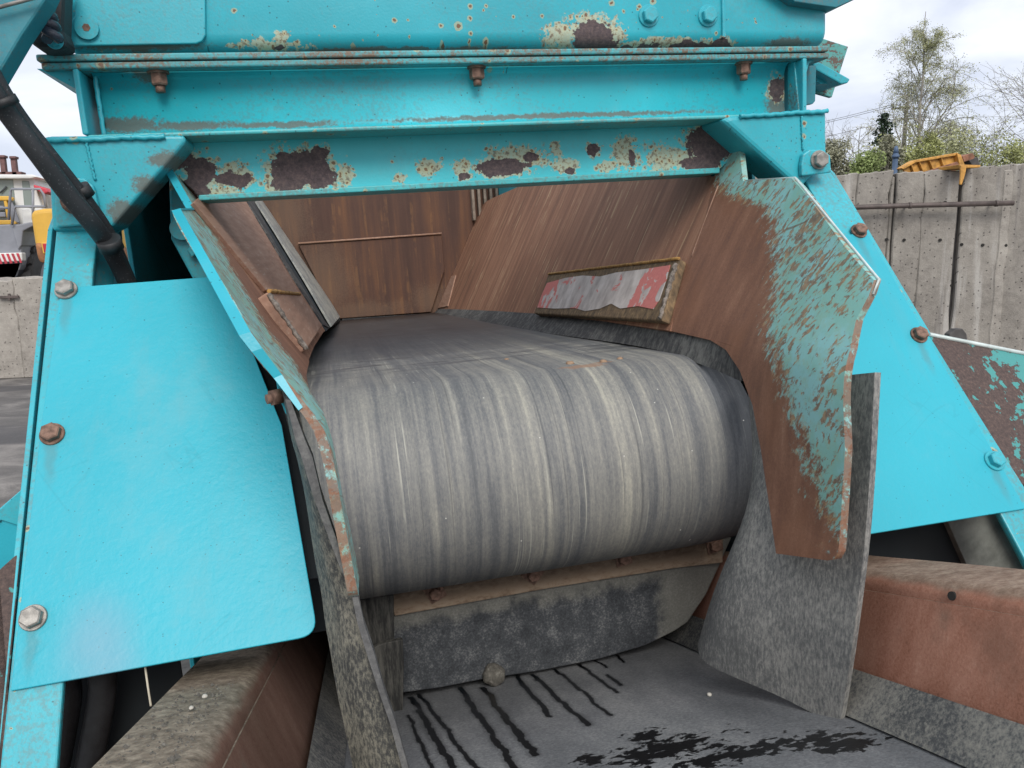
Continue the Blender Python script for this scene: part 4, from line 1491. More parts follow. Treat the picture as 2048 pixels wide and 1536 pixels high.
# back wall, lower back plate, ribs
YBK = 4.72
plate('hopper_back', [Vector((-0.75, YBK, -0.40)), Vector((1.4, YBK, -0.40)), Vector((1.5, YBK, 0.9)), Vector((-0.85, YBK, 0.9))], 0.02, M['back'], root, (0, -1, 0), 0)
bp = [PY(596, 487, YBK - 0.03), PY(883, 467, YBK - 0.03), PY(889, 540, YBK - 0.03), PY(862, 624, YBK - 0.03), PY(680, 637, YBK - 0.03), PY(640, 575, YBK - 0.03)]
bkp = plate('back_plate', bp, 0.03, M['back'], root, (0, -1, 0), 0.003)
A, Bp = PY(596, 487, YBK - 0.035), PY(883, 467, YBK - 0.035)
tube('dust_ledge', [A, Bp], 0.006, M['liner'], root, 5)
A, Bp = PY(684, 638, YBK - 0.05), PY(868, 626, YBK - 0.05)
plate('rubber_seal', [A + Vector((0, 0, 0.0)), Bp, Bp - Vector((0, 0, 0.05)), A - Vector((0, 0, 0.05))], 0.012, rubber('seal_rubber', dust=0.0), root, (0, -1, 0))
for k in range(9):
    a = PY(944 + k * 12, 425, YBK - 0.02)
    box('rib', (a.x, YBK - 0.05, 0.15), (a.x + 0.017, YBK - 0.001, 0.88), M['ribs'], root, bev=0.004)

# rubber skirts along the belt
M['skirt'] = rubber('skirt_rubber', (0.045, 0.046, 0.048), 0.45, (0.20, 0.20, 0.185), 60, (1, 1, 0.3))
sk = []
rowA = [PP(px, py, WALLPN[0] - WALLN * 0.014, WALLN) for px, py in ((868, 612), (1070, 615), (1340, 640), (1440, 665), (1500, 735))]
rowB = [PX(870, 630, 0.590), PX(1070, 664, 0.640), PX(1280, 694, 0.690), PX(1400, 728, 0.700), PX(1486, 762, 0.706)]
sheet('rubber_skirt', [rowA, [a.lerp(b, 0.5) for a, b in zip(rowA, rowB)], rowB], 0.010, M['skirt'], root)
M['skirt2'] = rubber('pale_skirt_rubber', (0.24, 0.245, 0.24), 0.8, (0.50, 0.49, 0.42), 40, (0.5, 0.15, 0.5))
# left: three loose strips hanging over the belt edge
for pts, mt in (([(512, 402), (545, 398), (600, 500), (680, 634), (664, 652), (610, 560), (555, 470)], 'skirt2'),
                ([(494, 402), (508, 400), (552, 490), (640, 628), (660, 656), (648, 650), (585, 552), (530, 460)], 'skirt')):
    pl_ = WLN
    dpt = 0.006 if mt == 'skirt' else 0.016
    q = [PP(px, py, LP0 + WLN * dpt + Vector((0.0, 0, 0)), WLN) for px, py in pts]
    plate('rubber_strip', q, 0.008, M[mt], root, WLN, 0.001)
plate('gap_shade_plate', [PLW(488, 396, 0.002), PLW(548, 390, 0.002), PLW(682, 640, 0.002), PLW(652, 662, 0.002)], 0.006, M['dark'], root, WLN, 0)  # added dark plate, painted shade of the gap beside the strips

# ---- upper belt over the drum
DC = Vector((0, 1.467, -0.452))
DR = 0.203
SLB = math.tan(math.radians(2.4))
bp_ = []
ang0 = math.pi / 2 - math.radians(2.4)
yy = [4.69, 4.0, 3.4, 3.0, 2.6, 2.3, 2.1, 1.9, 1.75, 1.6]
for y in yy:
    bp_.append((y, DC.z + DR / math.cos(math.radians(2.4)) - (y - DC.y) * SLB))
for k in range(25):
    a = math.pi / 2 - math.radians(2.4) * 0 + math.pi * (k / 24) * 1.04
    bp_.append((DC.y + DR * math.cos(a), DC.z + DR * math.sin(a)))
bp_.append((2.4, DC.z - DR - 0.01))
bp_.append((4.6, DC.z - DR - 0.09))


def crown(p):
    # the belt droops at its edges and is slightly uneven
    e = abs(p.x - XM) / 0.435
    s = 1 - 0.020 * max(0, (e - 0.72) / 0.28) ** 2 - 0.012 * e * e
    q = Vector((0, p.y - DC.y, p.z - DC.z))
    if p.y < 1.8:
        q *= s
    else:
        # in the hopper the belt sags across and lies lower at its sides
        q.z -= 0.008 * max(0, (e - 0.72) / 0.28) ** 2
    b = 0.0025 * mnoise.noise(Vector((p.x * 5, p.y * 2.0, p.z * 2.0)))
    return Vector((p.x, DC.y + q.y * (1 + b), DC.z + q.z * (1 + b)))


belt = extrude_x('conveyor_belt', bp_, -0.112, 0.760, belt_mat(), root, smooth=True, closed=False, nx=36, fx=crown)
s_ = belt.modifiers.new('t', 'SOLIDIFY')
s_.thickness = 0.012
s_.offset = -1
tag(belt, 'worn grey-black conveyor belt curving down over its drum')
tube('drum', [Vector((-0.09, DC.y, DC.z)), Vector((0.73, DC.y, DC.z))], DR - 0.014, M['dark'], root, 40)

# ---- scraper bar, its nuts, and the rubber curtain below
YS = 1.50
bar = plate('scraper_bar', [PY(775, 1180, YS), PY(1448, 1060, YS), PY(1446, 1126, YS), PY(1350, 1137, YS), PY(1100, 1177, YS), PY(789, 1233, YS)], 0.014, bar_mat(), root, (0, -1, 0), 0.003)
for px, py in ((870, 1184), (1065, 1147), (1246, 1114), (1427, 1088)):
    bolt(NUTS, PY(px, py, YS), (0, -1, 0), bar, 'nut', spin=random.random())
cpts = [PY(700, 1190, YS + 0.014), PY(1470, 1060, YS + 0.014), PY(1440, 1130, YS + 0.014), PY(1412, 1190, YS + 0.014), PY(1375, 1245, YS + 0.014), PY(1350, 1262, YS + 0.014), PY(1290, 1292, YS + 0.014),
        PY(1200, 1318, YS + 0.014), PY(1080, 1342, YS + 0.014), PY(960, 1360, YS + 0.014), PY(880, 1376, YS + 0.014), PY(805, 1386, YS + 0.014), PY(740, 1390, YS + 0.014)]
curt = plate('scraper_curtain', cpts, 0.014, curtain_mat(), root, (0, -1, 0), 0.003)
# torn rubber strips at the left end
M['torn'] = rubber('torn_rubber', (0.025, 0.025, 0.024), 0.45, (0.13, 0.125, 0.11), 55, (1.6, 1, 0.22))
y0 = YS - 0.05
for pts, yy0 in (([(700, 1200), (788, 1190), (788, 1240), (790, 1330), (789, 1440), (730, 1440)], YS - 0.03),
                 ([(735, 1300), (770, 1286), (806, 1279), (808, 1330), (806, 1430), (792, 1447), (740, 1470)], YS - 0.055),
                 ([(700, 1194), (732, 1200), (745, 1290), (752, 1400), (720, 1440)], YS - 0.075)):
    plate('torn_strip', [PY(px, py, yy0) for px, py in pts], 0.012, M['torn'], root, (0.1, -1, 0), 0.002)

# ---- side flaps
M['flap'] = rubber('flap_rubber', (0.130, 0.133, 0.132), 0.55, (0.37, 0.36, 0.33), 230, (1, 1, 0.35))
M['seal'] = rubber('belt_seal_rubber', (0.085, 0.088, 0.09), 0.6, (0.34, 0.325, 0.28), 150)
near = [((1762, 745), 0.752), ((1752, 930), 0.738), ((1738, 1100), 0.724), ((1712, 1300), 0.708), ((1688, 1449), 0.700)]
farp = [((1508, 770), 0.742), ((1520, 920), 0.715), ((1502, 1030), 0.685), ((1440, 1185), 0.635), ((1407, 1292), 0.612)]
rows = []
for (n_, nx_), (f_, fx_) in zip(near, farp):
    A, Bp = PX(*n_, nx_), PX(*f_, fx_)
    m1, m2 = A.lerp(Bp, 0.4), A.lerp(Bp, 0.8)
    m1.x -= 0.010
    m2.x -= 0.030
    rows.append([A, m1, m2, Bp])
# bottom edge lies on the lower belt, slightly curved
fl = sheet('rubber_flap', rows, 0.011, M['flap'], root, direction=1, wob=0.002)
tag(fl, 'wide grey rubber flap hanging on the right side of the drum')
# left flap: a long curled strip
M['flap2'] = rubber('speckled_flap_rubber', (0.060, 0.061, 0.058), 0.42, (0.34, 0.32, 0.25), 200, (1, 1, 0.5))
ed = [((572, 800), .945), ((592, 880), .94), ((604, 915), .938), ((630, 1000), .935), ((679, 1130), .93), ((703, 1183), .925), ((716, 1247), .92), ((734, 1306), .913),
      ((759, 1384), .903), ((782, 1450), .895), ((806, 1540), .885), ((845, 1680), .875)]
lf = [((560, 760), 1.03), ((583, 880), 1.02), ((593, 915), 1.01), ((611, 1000), 1.0), ((631, 1130), .99), ((641, 1183), .985), ((650, 1247), .98), ((661, 1306), .97),
      ((674, 1384), .96), ((688, 1450), .95), ((706, 1540), .94), ((728, 1680), .93)]
rows = []
for (n_, y1), (f_, y2) in zip(ed, lf):
    A, Bp = PY(*n_, y1), PY(*f_, y2)
    md = A.lerp(Bp, 0.5)
    md.y -= 0.012
    rows.append([A, md, Bp])
fl2 = sheet('rubber_flap', rows, 0.012, M['flap2'], root, direction=-1, wob=0.001)
tag(fl2, 'long narrow dusty rubber flap hanging on the left side of the drum')
# its thick cut edge and the inner sheet running back
M['cut'] = rubber('cut_rubber_edge', (0.10, 0.10, 0.10), 0.3, (0.20, 0.20, 0.19), 60)
v, f = [], []
cut_l = [(q, y_) for q, y_ in ed]
for i, (q, y1) in enumerate(cut_l):
    w_ = (9, 18, 21, 15, 12, 11, 12, 14, 11, 11, 12, 12)[i]
    A = PY(q[0] - 1, q[1], y1 - 0.016)
    Bp = PY(q[0] + w_, q[1], y1 - 0.016)
    v += [A, Bp, Bp + Vector((0.0, 0.02, 0)), A + Vector((0, 0.02, 0))]
for i in range(len(cut_l) - 1):
    for k in range(4):
        f.append((4 * i + k, 4 * i + (k + 1) % 4, 4 * i + 4 + (k + 1) % 4, 4 * i + 4 + k))
f += [(0, 1, 2, 3), (4 * len(cut_l) - 4, 4 * len(cut_l) - 3, 4 * len(cut_l) - 2, 4 * len(cut_l) - 1)]
mesh('flap_edge', v, f, M['cut'], root)
# bracket with bolt on the outside of the left wing
q0 = PY(548, 795, 0.99)
clip = plate('clip_plate', [PY(552, 760, 0.985), PY(573, 770, 0.985), PY(590, 800, 0.985), PY(588, 828, 0.985), PY(572, 830, 0.985), PY(556, 790, 0.985)], 0.03, M['fresh'], root, (0, -1, 0), 0.002)
tube('clip_bolt', [PY(533, 799, 0.975), PY(575, 789, 0.985)], 0.0062, M['rust_bolt'], clip, 10)
tube('clip_nut', [PY(543, 796, 0.974), PY(560, 792, 0.980)], 0.0105, M['rust_bolt'], clip, 6)

# ---- lower (discharge) belt and its side boxes
lbpts = [Vector((-0.16, 3.6, lbz(3.6))), Vector((0.80, 3.6, lbz(3.6))), Vector((0.80, -0.30, lbz(-0.30))), Vector((-0.16, -0.30, lbz(-0.30)))]
lb = plate('discharge_belt', lbpts, 0.014, lower_belt_mat(), root, LBN, 0.0)
tag(lb, 'black lower conveyor belt with wet streaks')


def lift_at(x, y, h):
    return Vector((x, y, lbz(y) + h))


RA = 0.352
boxm = [orange_mat('orange_rusted_side_box', 0.75), orange_mat('khaki_dusty_side_box', 0.95)]
for side in (1, -1):
    X0 = 0.75 if side > 0 else 2 * XM - 0.75
    hz = 0.212
    prof = [(-0.004, 0.02), (0.050, hz - 0.03)]
    for k in range(7):
        a = math.pi / 2 * k / 6
        prof.append((0.052 + 0.030 - 0.030 * math.cos(a), hz - 0.030 + 0.030 * math.sin(a)))
    prof += [(0.165, hz + 0.004), (0.185, hz - 0.02), (0.185, -0.20), (0.0, -0.20)]
    v, f = [], []
    ys_ = [2.3 - 2.6 * i / 24 for i in range(25)]
    for y in ys_:
        for dx, h in prof:
            p = lift_at(X0 + side * dx, y, h)
            dn = 0.004 * mnoise.noise(Vector((y * 3.0, h * 6, side * 3.0)))
            v.append(p + Vector((dn, 0, dn)))
    n = len(prof)
    for i in range(24):
        for k in range(n):
            k2 = (k + 1) % n
            f.append((i * n + k, i * n + k2, (i + 1) * n + k2, (i + 1) * n + k))
    f += [list(range(n)), [24 * n + k for k in range(n)]]
    o = mesh('conveyor_side_box', v, f, boxm[0] if side > 0 else boxm[1], root, smooth=True)
    e = o.modifiers.new('split', 'EDGE_SPLIT')
    e.split_angle = math.radians(40)
    tag(o, 'orange rusted side box of the lower conveyor on the right' if side > 0 else 'dusty khaki side box of the lower conveyor on the left')
    # rubber seal between the box and the belt
    v, f = [], []
    sx = 0.735 if side > 0 else 2 * XM - 0.735
    for i, y in enumerate(ys_):
        wv = 0.004 * mnoise.noise(Vector((y * 4, side, 0)))
        v += [lift_at(sx + side * 0.012, y, 0.062), lift_at(sx - side * (0.035 + wv), y, 0.004), lift_at(sx - side * 0.020, y, -0.004), lift_at(sx + side * 0.020, y, 0.0)]
    for i in range(24):
        for k in range(4):
            f.append((4 * i + k, 4 * i + (k + 1) % 4, 4 * i + 4 + (k + 1) % 4, 4 * i + 4 + k))
    mesh('belt_seal', v, f, M['seal'], root)
    if side > 0:
        xf = X0 + 0.046
        for _ in range(30):
            q = PX(1905, 1192, xf)
            xf = X0 - 0.004 + 0.054 * (q.z - lbz(q.y) - 0.02) / (hz - 0.05)
        q = PX(1905, 1192, xf)
        nf = Vector((-0.95, -0.09, 0.30)).normalized()
        tube('drain_hole', [q + nf * 0.0025, q - nf * 0.015], 0.0062, M['hole'], o, 12)
# stones and grit lying on the left box
rnd = random.Random(3)


def pebble(name, p, r, mat, parent=None, off=None, seed=0, sub=2, sq=0.75):
    bm = bmesh.new()
    bmesh.ops.create_icosphere(bm, subdivisions=sub, radius=r)
    for vv in bm.verts:
        k = 1 + 0.22 * mnoise.noise(vv.co / r * 1.4 + Vector((seed, 0, 0))) + 0.08 * mnoise.noise(vv.co / r * 4 + Vector((0, seed, 0)))
        vv.co *= k
        vv.co.z *= sq
    me = bpy.data.meshes.new(name)
    bm.to_mesh(me)
    bm.free()
    finish(me, True)
    o = link(name, me, mat, parent)
    o.location = Vector(p) - (OFF if off is None else off)
    return o


t = NT('grey_stone', False)
g = t.noise(60, 6, 0.75)
M['stone'] = t.done(t.ramp(g, [(0.3, (0.05, 0.047, 0.04)), (0.55, (0.15, 0.14, 0.12)), (0.75, (0.34, 0.33, 0.29))]), 0.85, g, 0.9, 0.01)
M['chip'] = flat('pale_stone_chip', (0.45, 0.43, 0.38), 0.9)


def to_world(p):
    return CAMLOC + (RMW.to_3x3() @ Vector(p))


# the round stone resting on the lower belt
ps = PB(990, 1371)
rs = 0.0235
st = pebble('stone', (0, 0, 0), rs, M['stone'], None, ZERO, 4, 4, 0.98)
st.location = to_world(ps + LBN * rs * 0.93)
tag(st, 'round grey stone lying on the lower belt against the rubber curtain', 'stone')
chips = [((1419, 1392), 0.0045, 'lb'), ((697, 777), 0.006, 'ub'), ((640, 880), 0.006, 'ub2'), ((410, 1395), 0.0035, 'box'), ((383, 1418), 0.003, 'box')]
names = {'lb': 'tiny pale stone chip lying alone on the lower belt', 'ub': 'small pale stone chip on the upper belt next to the left chute wing'}
for (px, py), r, where in chips:
    if where == 'lb':
        p = PB(px, py) + LBN * r * 0.6
    elif where == 'ub':
        continue
    elif where == 'ub2':
        continue
    else:
        d = mray(px, py)
        p = PP(px, py, lift_at(-0.22, 0.7, 0.216), LBN) + LBN * r * 0.5
    o = pebble('stone_chip', (0, 0, 0), r, M['chip'], None, ZERO, px, 2, 0.7)
    o.location = to_world(p)
    tag(o, names.get(where) or ('pale stone chip on the dusty side box, nearer the guard plate' if px == 410 else 'pale stone chip on the dusty side box, farther from the guard plate'), 'stone')
# crumbs of brick on the upper belt
for i, ((px, py), r) in enumerate((((1140, 730), 0.009), ((1207, 727), 0.008), ((1240, 720), 0.007), ((1013, 714), 0.006))):
    d = mray(px, py)
    zz = DC.z + DR + 0.0
    p = PZ(px, py, zz - 0.004)
    p.z = DC.z + DR / math.cos(math.radians(2.4)) - max(0, p.y - DC.y) * SLB + r * 0.35 - 0.003
    o = pebble('stone_chip', (0, 0, 0), r, flat('brick_crumb', (0.30, 0.20, 0.13), 0.9) if i == 0 else M['brick'], None, ZERO, 20 + i, 2, 0.6)
    M['brick'] = o.data.materials[0]
    o.location = to_world(p)
    tag(o, ('flat brown crumb at the left end of the orange dust smear on the belt', 'brown crumb in the middle of the orange dust smear on the belt',
            'brown crumb at the right end of the orange dust smear on the belt', 'small brown crumb alone in the middle of the upper belt')[i], 'stone')
grit_v, grit_f = [], []
for i in range(700):
    y = rnd.uniform(0.35, 1.05)
    x = -0.185 - abs(rnd.gauss(0.04, 0.04))
    if x < -0.275:
        continue
    c = lift_at(x, y, 0.2145)
    r = rnd.uniform(0.0006, 0.0022) if rnd.random() < 0.93 else rnd.uniform(0.0025, 0.0050)
    b0 = len(grit_v)
    grit_v += [c + Vector((r, 0, 0)), c + Vector((-r, r * .4, 0)), c + Vector((0, -r, 0)), c + Vector((0, 0, r * 1.1))]
    grit_f += [(b0, b0 + 1, b0 + 3), (b0 + 1, b0 + 2, b0 + 3), (b0 + 2, b0, b0 + 3)]
o = mesh('grit', [to_world(p) for p in grit_v], grit_f, M['stone'], None, ZERO)
tag(o, 'fine gravel grit scattered on the dusty left side box', 'grit', kind='stuff')

# ---- chassis behind: keeps the inside dark
BXL, BXR = -0.40, 1.04
box('side_panel', (BXL - 0.01, 1.78, -1.5), (BXL, 5.1, 0.74), M['teal'], root)
box('side_panel', (BXR, 1.78, -1.5), (BXR + 0.01, 5.1, 0.74), M['teal'], root)
plate('deck_plate', [Vector((BXL, 1.9, 0.74)), Vector((mir((wallx(0, 0.72), 0, 0)).x, 1.9, 0.74)), Vector((mir((wallx(0, 0.72), 0, 0)).x, 5.1, 0.74)), Vector((BXL, 5.1, 0.74))], 0.01, M['teal'], root, (0, 0, 1))
plate('deck_plate', [Vector((wallx(0, 0.72), 1.9, 0.74)), Vector((BXR, 1.9, 0.74)), Vector((BXR, 5.1, 0.74)), Vector((wallx(0, 0.72), 5.1, 0.74))], 0.01, M['teal'], root, (0, 0, 1))
box('rear_panel', (BXL, 5.1, -1.5), (BXR, 5.12, 0.74), M['teal'], root)
box('floor_pan', (BXL, 1.4, -1.62), (BXR, 5.1, -1.6), M['dark'], root)
for mm in (False, True):
    q_ = [Vector((0.80, 2.7, -1.5)), Vector((BXR - 0.002, 2.7, -1.5)), Vector((BXR - 0.002, 2.7, 0.40)), Vector((wallx(0, 0.38) + 0.03, 2.7, 0.40)), Vector((0.80, 2.7, -0.10))]
    plate('shade_bulkhead', [mir(v_) if mm else v_ for v_ in q_], 0.01, M['dark'], root, (0, -1, 0), 0)  # added near-black sheet to keep the inside dark
for x in (BXL - 0.05, BXR - 0.10):
    box('track_frame', (x, 1.9, -1.75), (x + 0.15, 5.0, -1.45), M['dark'], root)
# added inner sheets beside the drum, coloured dark for the shade there
plate('inner_shade_sheet', [Vector((-0.190, 1.35, -1.0)), Vector((-0.190, 3.5, -1.6)), Vector((-0.190, 3.5, -0.35)), Vector((-0.190, 1.35, -0.25))], 0.006, M['dark'], root, (-1, 0, 0))
plate('inner_shade_sheet', [Vector((0.83, 1.35, -1.0)), Vector((0.83, 3.5, -1.6)), Vector((0.83, 3.5, -0.35)), Vector((0.83, 1.35, -0.25))], 0.006, M['dark'], root, (1, 0, 0))

plate('shade_backing', [Vector((-0.60, 1.24, -1.72)), Vector((-0.30, 1.24, -1.72)), Vector((-0.30, 1.24, -0.615)), Vector((-0.05, 1.24, -0.615)), Vector((-0.05, 1.24, -0.42)), Vector((-0.44, 1.24, -0.42))], 0.006, M['void'], root, (0, -1, 0), 0)  # added sheet under the left guard, black for the shade in the gap
plate('shade_backing', [Vector((0.84, 1.25, -1.72)), Vector((1.30, 1.25, -1.72)), Vector((1.25, 1.25, -0.42)), Vector((0.84, 1.25, -0.42))], 0.006, M['void'], root, (0, -1, 0), 0)  # added black sheet giving the shade under the right guard

plate('shade_backing', [Vector((x_, 1.55 + (z_ - 0.07) * math.tan(TAU), z_)) - SLN * 0.035 for x_, z_ in ((-0.30, -0.10), (-0.125, -0.10), (-0.105, -0.22), (-0.075, -0.36), (-0.05, -0.47), (-0.30, -0.47))], 0.004, M['void'], root, SLN, 0)  # added slanted black sheet, stands for shade behind the left guard

# inner bracket with pin behind the left wing
ib = plate('inner_bracket', [PY(337, 340, 1.70), PY(352, 340, 1.70), PY(382, 400, 1.70), PY(462, 590, 1.70), PY(430, 640, 1.70), PY(342, 478, 1.70)], 0.03, M['teal'], root, (0, -1, 0), 0.004)
p = PY(366, 458, 1.70)
tube('bracket_pin', [p, p + Vector((0, -0.02, 0))], 0.022, M['teal'], ib, 24)
plate('bracket_block', [PY(372, 500, 1.675), PY(398, 478, 1.675), PY(410, 490, 1.675), PY(384, 516, 1.675)], 0.02, M['teal'], ib, (0, -1, 0), 0.003)
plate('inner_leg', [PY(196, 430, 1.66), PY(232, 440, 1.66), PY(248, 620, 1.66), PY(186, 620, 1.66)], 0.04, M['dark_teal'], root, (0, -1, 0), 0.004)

# right side bracket behind the beam end
t = NT('chipped_teal_plate')
g = t.noise(70, 5, 0.7, st=(0.7, 1, 1))
cc = t.mix(t.step(g, 0.53, 0.57), (0.10, 0.34, 0.32), (0.13, 0.085, 0.07))
zz = t.step(t.m('ADD', t.z, t.m('MULTIPLY', g, 0.08)), 0.335, 0.30)
cc = t.mix(t.m('MULTIPLY', zz, 0.7), cc, t.ramp(t.noise(120, 4, 0.7), [(0.3, (0.06, 0.045, 0.04)), (0.7, (0.20, 0.16, 0.13))]))
M['chipped'] = t.done(cc, 0.7, g, 0.3, 0.002)
plate('tilted_plate', [PY(1625, 70, 1.75), PY(1697, 93, 1.75), PY(1664, 195, 1.75), PY(1618, 182, 1.75)], 0.012, M['chipped'], root, (0, -1, 0), 0.002)
plate('angle_bracket', [PY(1625, 126, 1.66), PY(1640, 124, 1.66), PY(1701, 158, 1.66), PY(1696, 166, 1.66), PY(1683, 168, 1.66), PY(1633, 140, 1.66)], 0.09, M['teal'], root, (0, -1, 0), 0.003)
plate('bracket_web', [PY(1633, 138, 1.69), PY(1680, 168, 1.69), PY(1640, 168, 1.69), PY(1630, 160, 1.69)], 0.02, M['teal'], root, (0, -1, 0), 0.002)
plate('rear_flange', [PY(1610, 132, 1.64), PY(1633, 130, 1.64), PY(1631, 202, 1.64), PY(1626, 208, 1.64), PY(1610, 210, 1.64)], 0.012, M['dark_teal'], root, (0, -1, 0), 0.002)

# ---- hydraulic hoses at the left, arm and fittings at the top left corner
hA = [PY(-60, 105, 1.34), PY(-10, 190, 1.36), PY(26, 240, 1.38), PY(78, 310, 1.40), PY(130, 380, 1.43), PY(180, 442, 1.46), PY(212, 485, 1.50), PY(240, 535, 1.535), PY(262, 590, 1.56), PY(285, 680, 1.60)]
hB = [PY(-40, 100, 1.36), PY(6, 185, 1.38), PY(50, 250, 1.40), PY(98, 310, 1.42), PY(142, 365, 1.45), PY(176, 408, 1.475), PY(216, 468, 1.515), PY(246, 533, 1.55), PY(268, 590, 1.57), PY(292, 680, 1.61)]
t = NT('dusty_hose_rubber')
g = t.noise(260, 3, 0.8)
M['hose'] = t.done(t.mix(t.step(g, 0.60, 0.72), (0.022, 0.024, 0.027), (0.16, 0.165, 0.17)), 0.55, g, 0.2, 0.001)
h1 = tube('hydraulic_hose', spline(hA, 6), 0.0155, M['hose'], root, 14)
h2 = tube('hydraulic_hose', spline(hB, 6), 0.0125, M['hose'], root, 14)
a, b = PY(216, 478, 1.485), PY(224, 498, 1.495)
tube('hose_tie', [a, b], 0.0205, M['black'], root, 16)
a, b = PY(4, 196, 1.362), PY(14, 212, 1.366)
tube('hose_tie', [a, b], 0.0195, M['black'], root, 16)
a, b = PY(160, 372, 1.46), PY(174, 392, 1.47)
tube('hose_tie', [a, b], 0.0142, M['black'], root, 14)
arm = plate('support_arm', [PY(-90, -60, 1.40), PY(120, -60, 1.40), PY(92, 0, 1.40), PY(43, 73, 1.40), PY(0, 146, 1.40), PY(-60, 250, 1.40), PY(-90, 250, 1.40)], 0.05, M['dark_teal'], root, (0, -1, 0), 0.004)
tube('grease_line', [PY(-30, 22, 1.385), PY(60, -2, 1.385), PY(90, -10, 1.385)], 0.003, M['steel'], arm, 6)
blk_pts = [PY(60, -60, 1.50), PY(128, -60, 1.50), PY(124, 60, 1.50), PY(136, 95, 1.50), PY(75, 98, 1.50), PY(64, 88, 1.50), PY(48, 74, 1.50), PY(40, 60, 1.50)]
fb = plate('fitting_block', blk_pts, 0.06, M['black'], root, (0, -1, 0), 0.012)
for ph in (0.0, math.pi):
    tw = []
    for k in range(40):
        u = k / 39
        c = PY(76 + 30 * u, -40 + 125 * u + 6 * math.sin(u * 5), 1.462)
        tw.append(c + Vector((math.cos(u * 16 + ph), math.sin(u * 16 + ph), 0.3 * math.sin(u * 16 + ph))) * 0.0085)
    tube('twisted_hose', tw, 0.0085, M['fit'], fb, 8)
bolt(B20P, PY(110, 82, 1.49), (0, -1, 0), fb, 'fitting_bolt', scale=0.6)

# two thick hoses low at the left, and a pale stalk of wire
for pts, r in (([(128, 1330), (140, 1385), (132, 1450), (112, 1560), (95, 1700)], 0.0165), ([(196, 1310), (205, 1370), (196, 1440), (172, 1560), (150, 1700)], 0.0195)):
    tube('drain_hose', spline([PY(px, py, 1.18) for px, py in pts], 6), r, M['black'], root, 16)
tube('wire_stalk', [PY(285, 1290, 1.12), PY(291, 1340, 1.10), PY(296, 1375, 1.09), PY(302, 1412, 1.07)], 0.0016, flat('pale_wire', (0.5, 0.46, 0.36), 0.7), root, 6)

# ================================================================== BACKGROUND THINGS
def leafmat(name, c, var=0.35):
    t = NT(name, False)
    v = t.noise(2.2, 3, 0.6)
    col = t.mix(t.step(v, 0.3, 0.7), tuple(q * (1 - var) for q in c), tuple(q * (1 + var) for q in c))
    return t.done(col, 0.75, spec=0.2)


M['bark'] = flat('pale_birch_bark', (0.30, 0.28, 0.25), 0.85, 0, 0.4, 3)
M['bark_d'] = flat('dark_bark', (0.16, 0.145, 0.13), 0.9, 0, 0.35, 3)
M['leaf_b'] = leafmat('young_birch_leaves', (0.36, 0.37, 0.21))
M['leaf_g'] = leafmat('spring_green_leaves', (0.25, 0.31, 0.12))
M['leaf_y'] = leafmat('yellow_green_leaves', (0.33, 0.35, 0.15))
M['needle'] = leafmat('spruce_needles', (0.038, 0.058, 0.038))
M['twig'] = leafmat('grey_twigs', (0.28, 0.28, 0.20))


class Tube4:
    def __init__(self):
        self.v, self.f = [], []

    def seg(self, a, b, ra, rb, n=4):
        d = (b - a)
        if d.length < 1e-6:
            return
        d.normalize()
        u = d.cross(Vector((0.3, 0.2, 0.93)))
        if u.length < 1e-4:
            u = Vector((1, 0, 0))
        u.normalize()
        w = d.cross(u)
        i0 = len(self.v)
        for p, r in ((a, ra), (b, rb)):
            for k in range(n):
                t_ = 2 * math.pi * k / n
                self.v.append(p + (u * math.cos(t_) + w * math.sin(t_)) * r)
        for k in range(n):
            k2 = (k + 1) % n
            self.f.append((i0 + k, i0 + k2, i0 + n + k2, i0 + n + k))

    def leaf(self, p, s, rnd):
        a = Vector((rnd.gauss(0, 1), rnd.gauss(0, 1), rnd.gauss(0, 1))).normalized()
        b = a.cross(Vector((rnd.gauss(0, 1), rnd.gauss(0, 1), rnd.gauss(0, 1)))).normalized()
        i0 = len(self.v)
        self.v += [p + a * s, p + b * s * 0.6, p - a * s, p - b * s * 0.6]
        self.f.append((i0, i0 + 1, i0 + 2, i0 + 3))


def grow(rnd, wood, leaves, p, d, length, r, depth, maxd, leaf_s, leaf_n, droop, spread, shrink=0.68):
    n = 4 if depth < maxd else 3
    q = p.copy()
    pts = [q.copy()]
    for k in range(n):
        d = (d + Vector((rnd.gauss(0, 0.10), rnd.gauss(0, 0.10), rnd.gauss(0, 0.06) - droop * (depth / maxd) ** 2 * 0.35))).normalized()
        nq = q + d * (length / n)
        r0 = r * (1 - 0.55 * k / n)
        r1 = r * (1 - 0.55 * (k + 1) / n)
        wood.seg(q, nq, max(r0, 0.006), max(r1, 0.005), 5 if depth < 2 else 3)
        q = nq
        pts.append(q.copy())
        if depth < maxd:
            m = rnd.choice((1, 2)) if depth else 2
            for _ in range(m):
                a = rnd.uniform(0, 2 * math.pi)
                side = d.orthogonal().normalized()
                side = Matrix.Rotation(a, 3, d) @ side
                nd = (d + side * spread * rnd.uniform(0.7, 1.3)).normalized()
                grow(rnd, wood, leaves, q, nd, length * shrink * rnd.uniform(0.75, 1.1), r * 0.5, depth + 1, maxd, leaf_s, leaf_n, droop, spread, shrink)
    if depth >= maxd - 1 and leaf_n:
        for _ in range(leaf_n):
            c = pts[rnd.randrange(1, len(pts))] + Vector((rnd.gauss(0, 1), rnd.gauss(0, 1), rnd.gauss(0, 1))) * leaf_s * 2.5
            leaves.leaf(c, leaf_s * rnd.uniform(0.6, 1.3), rnd)


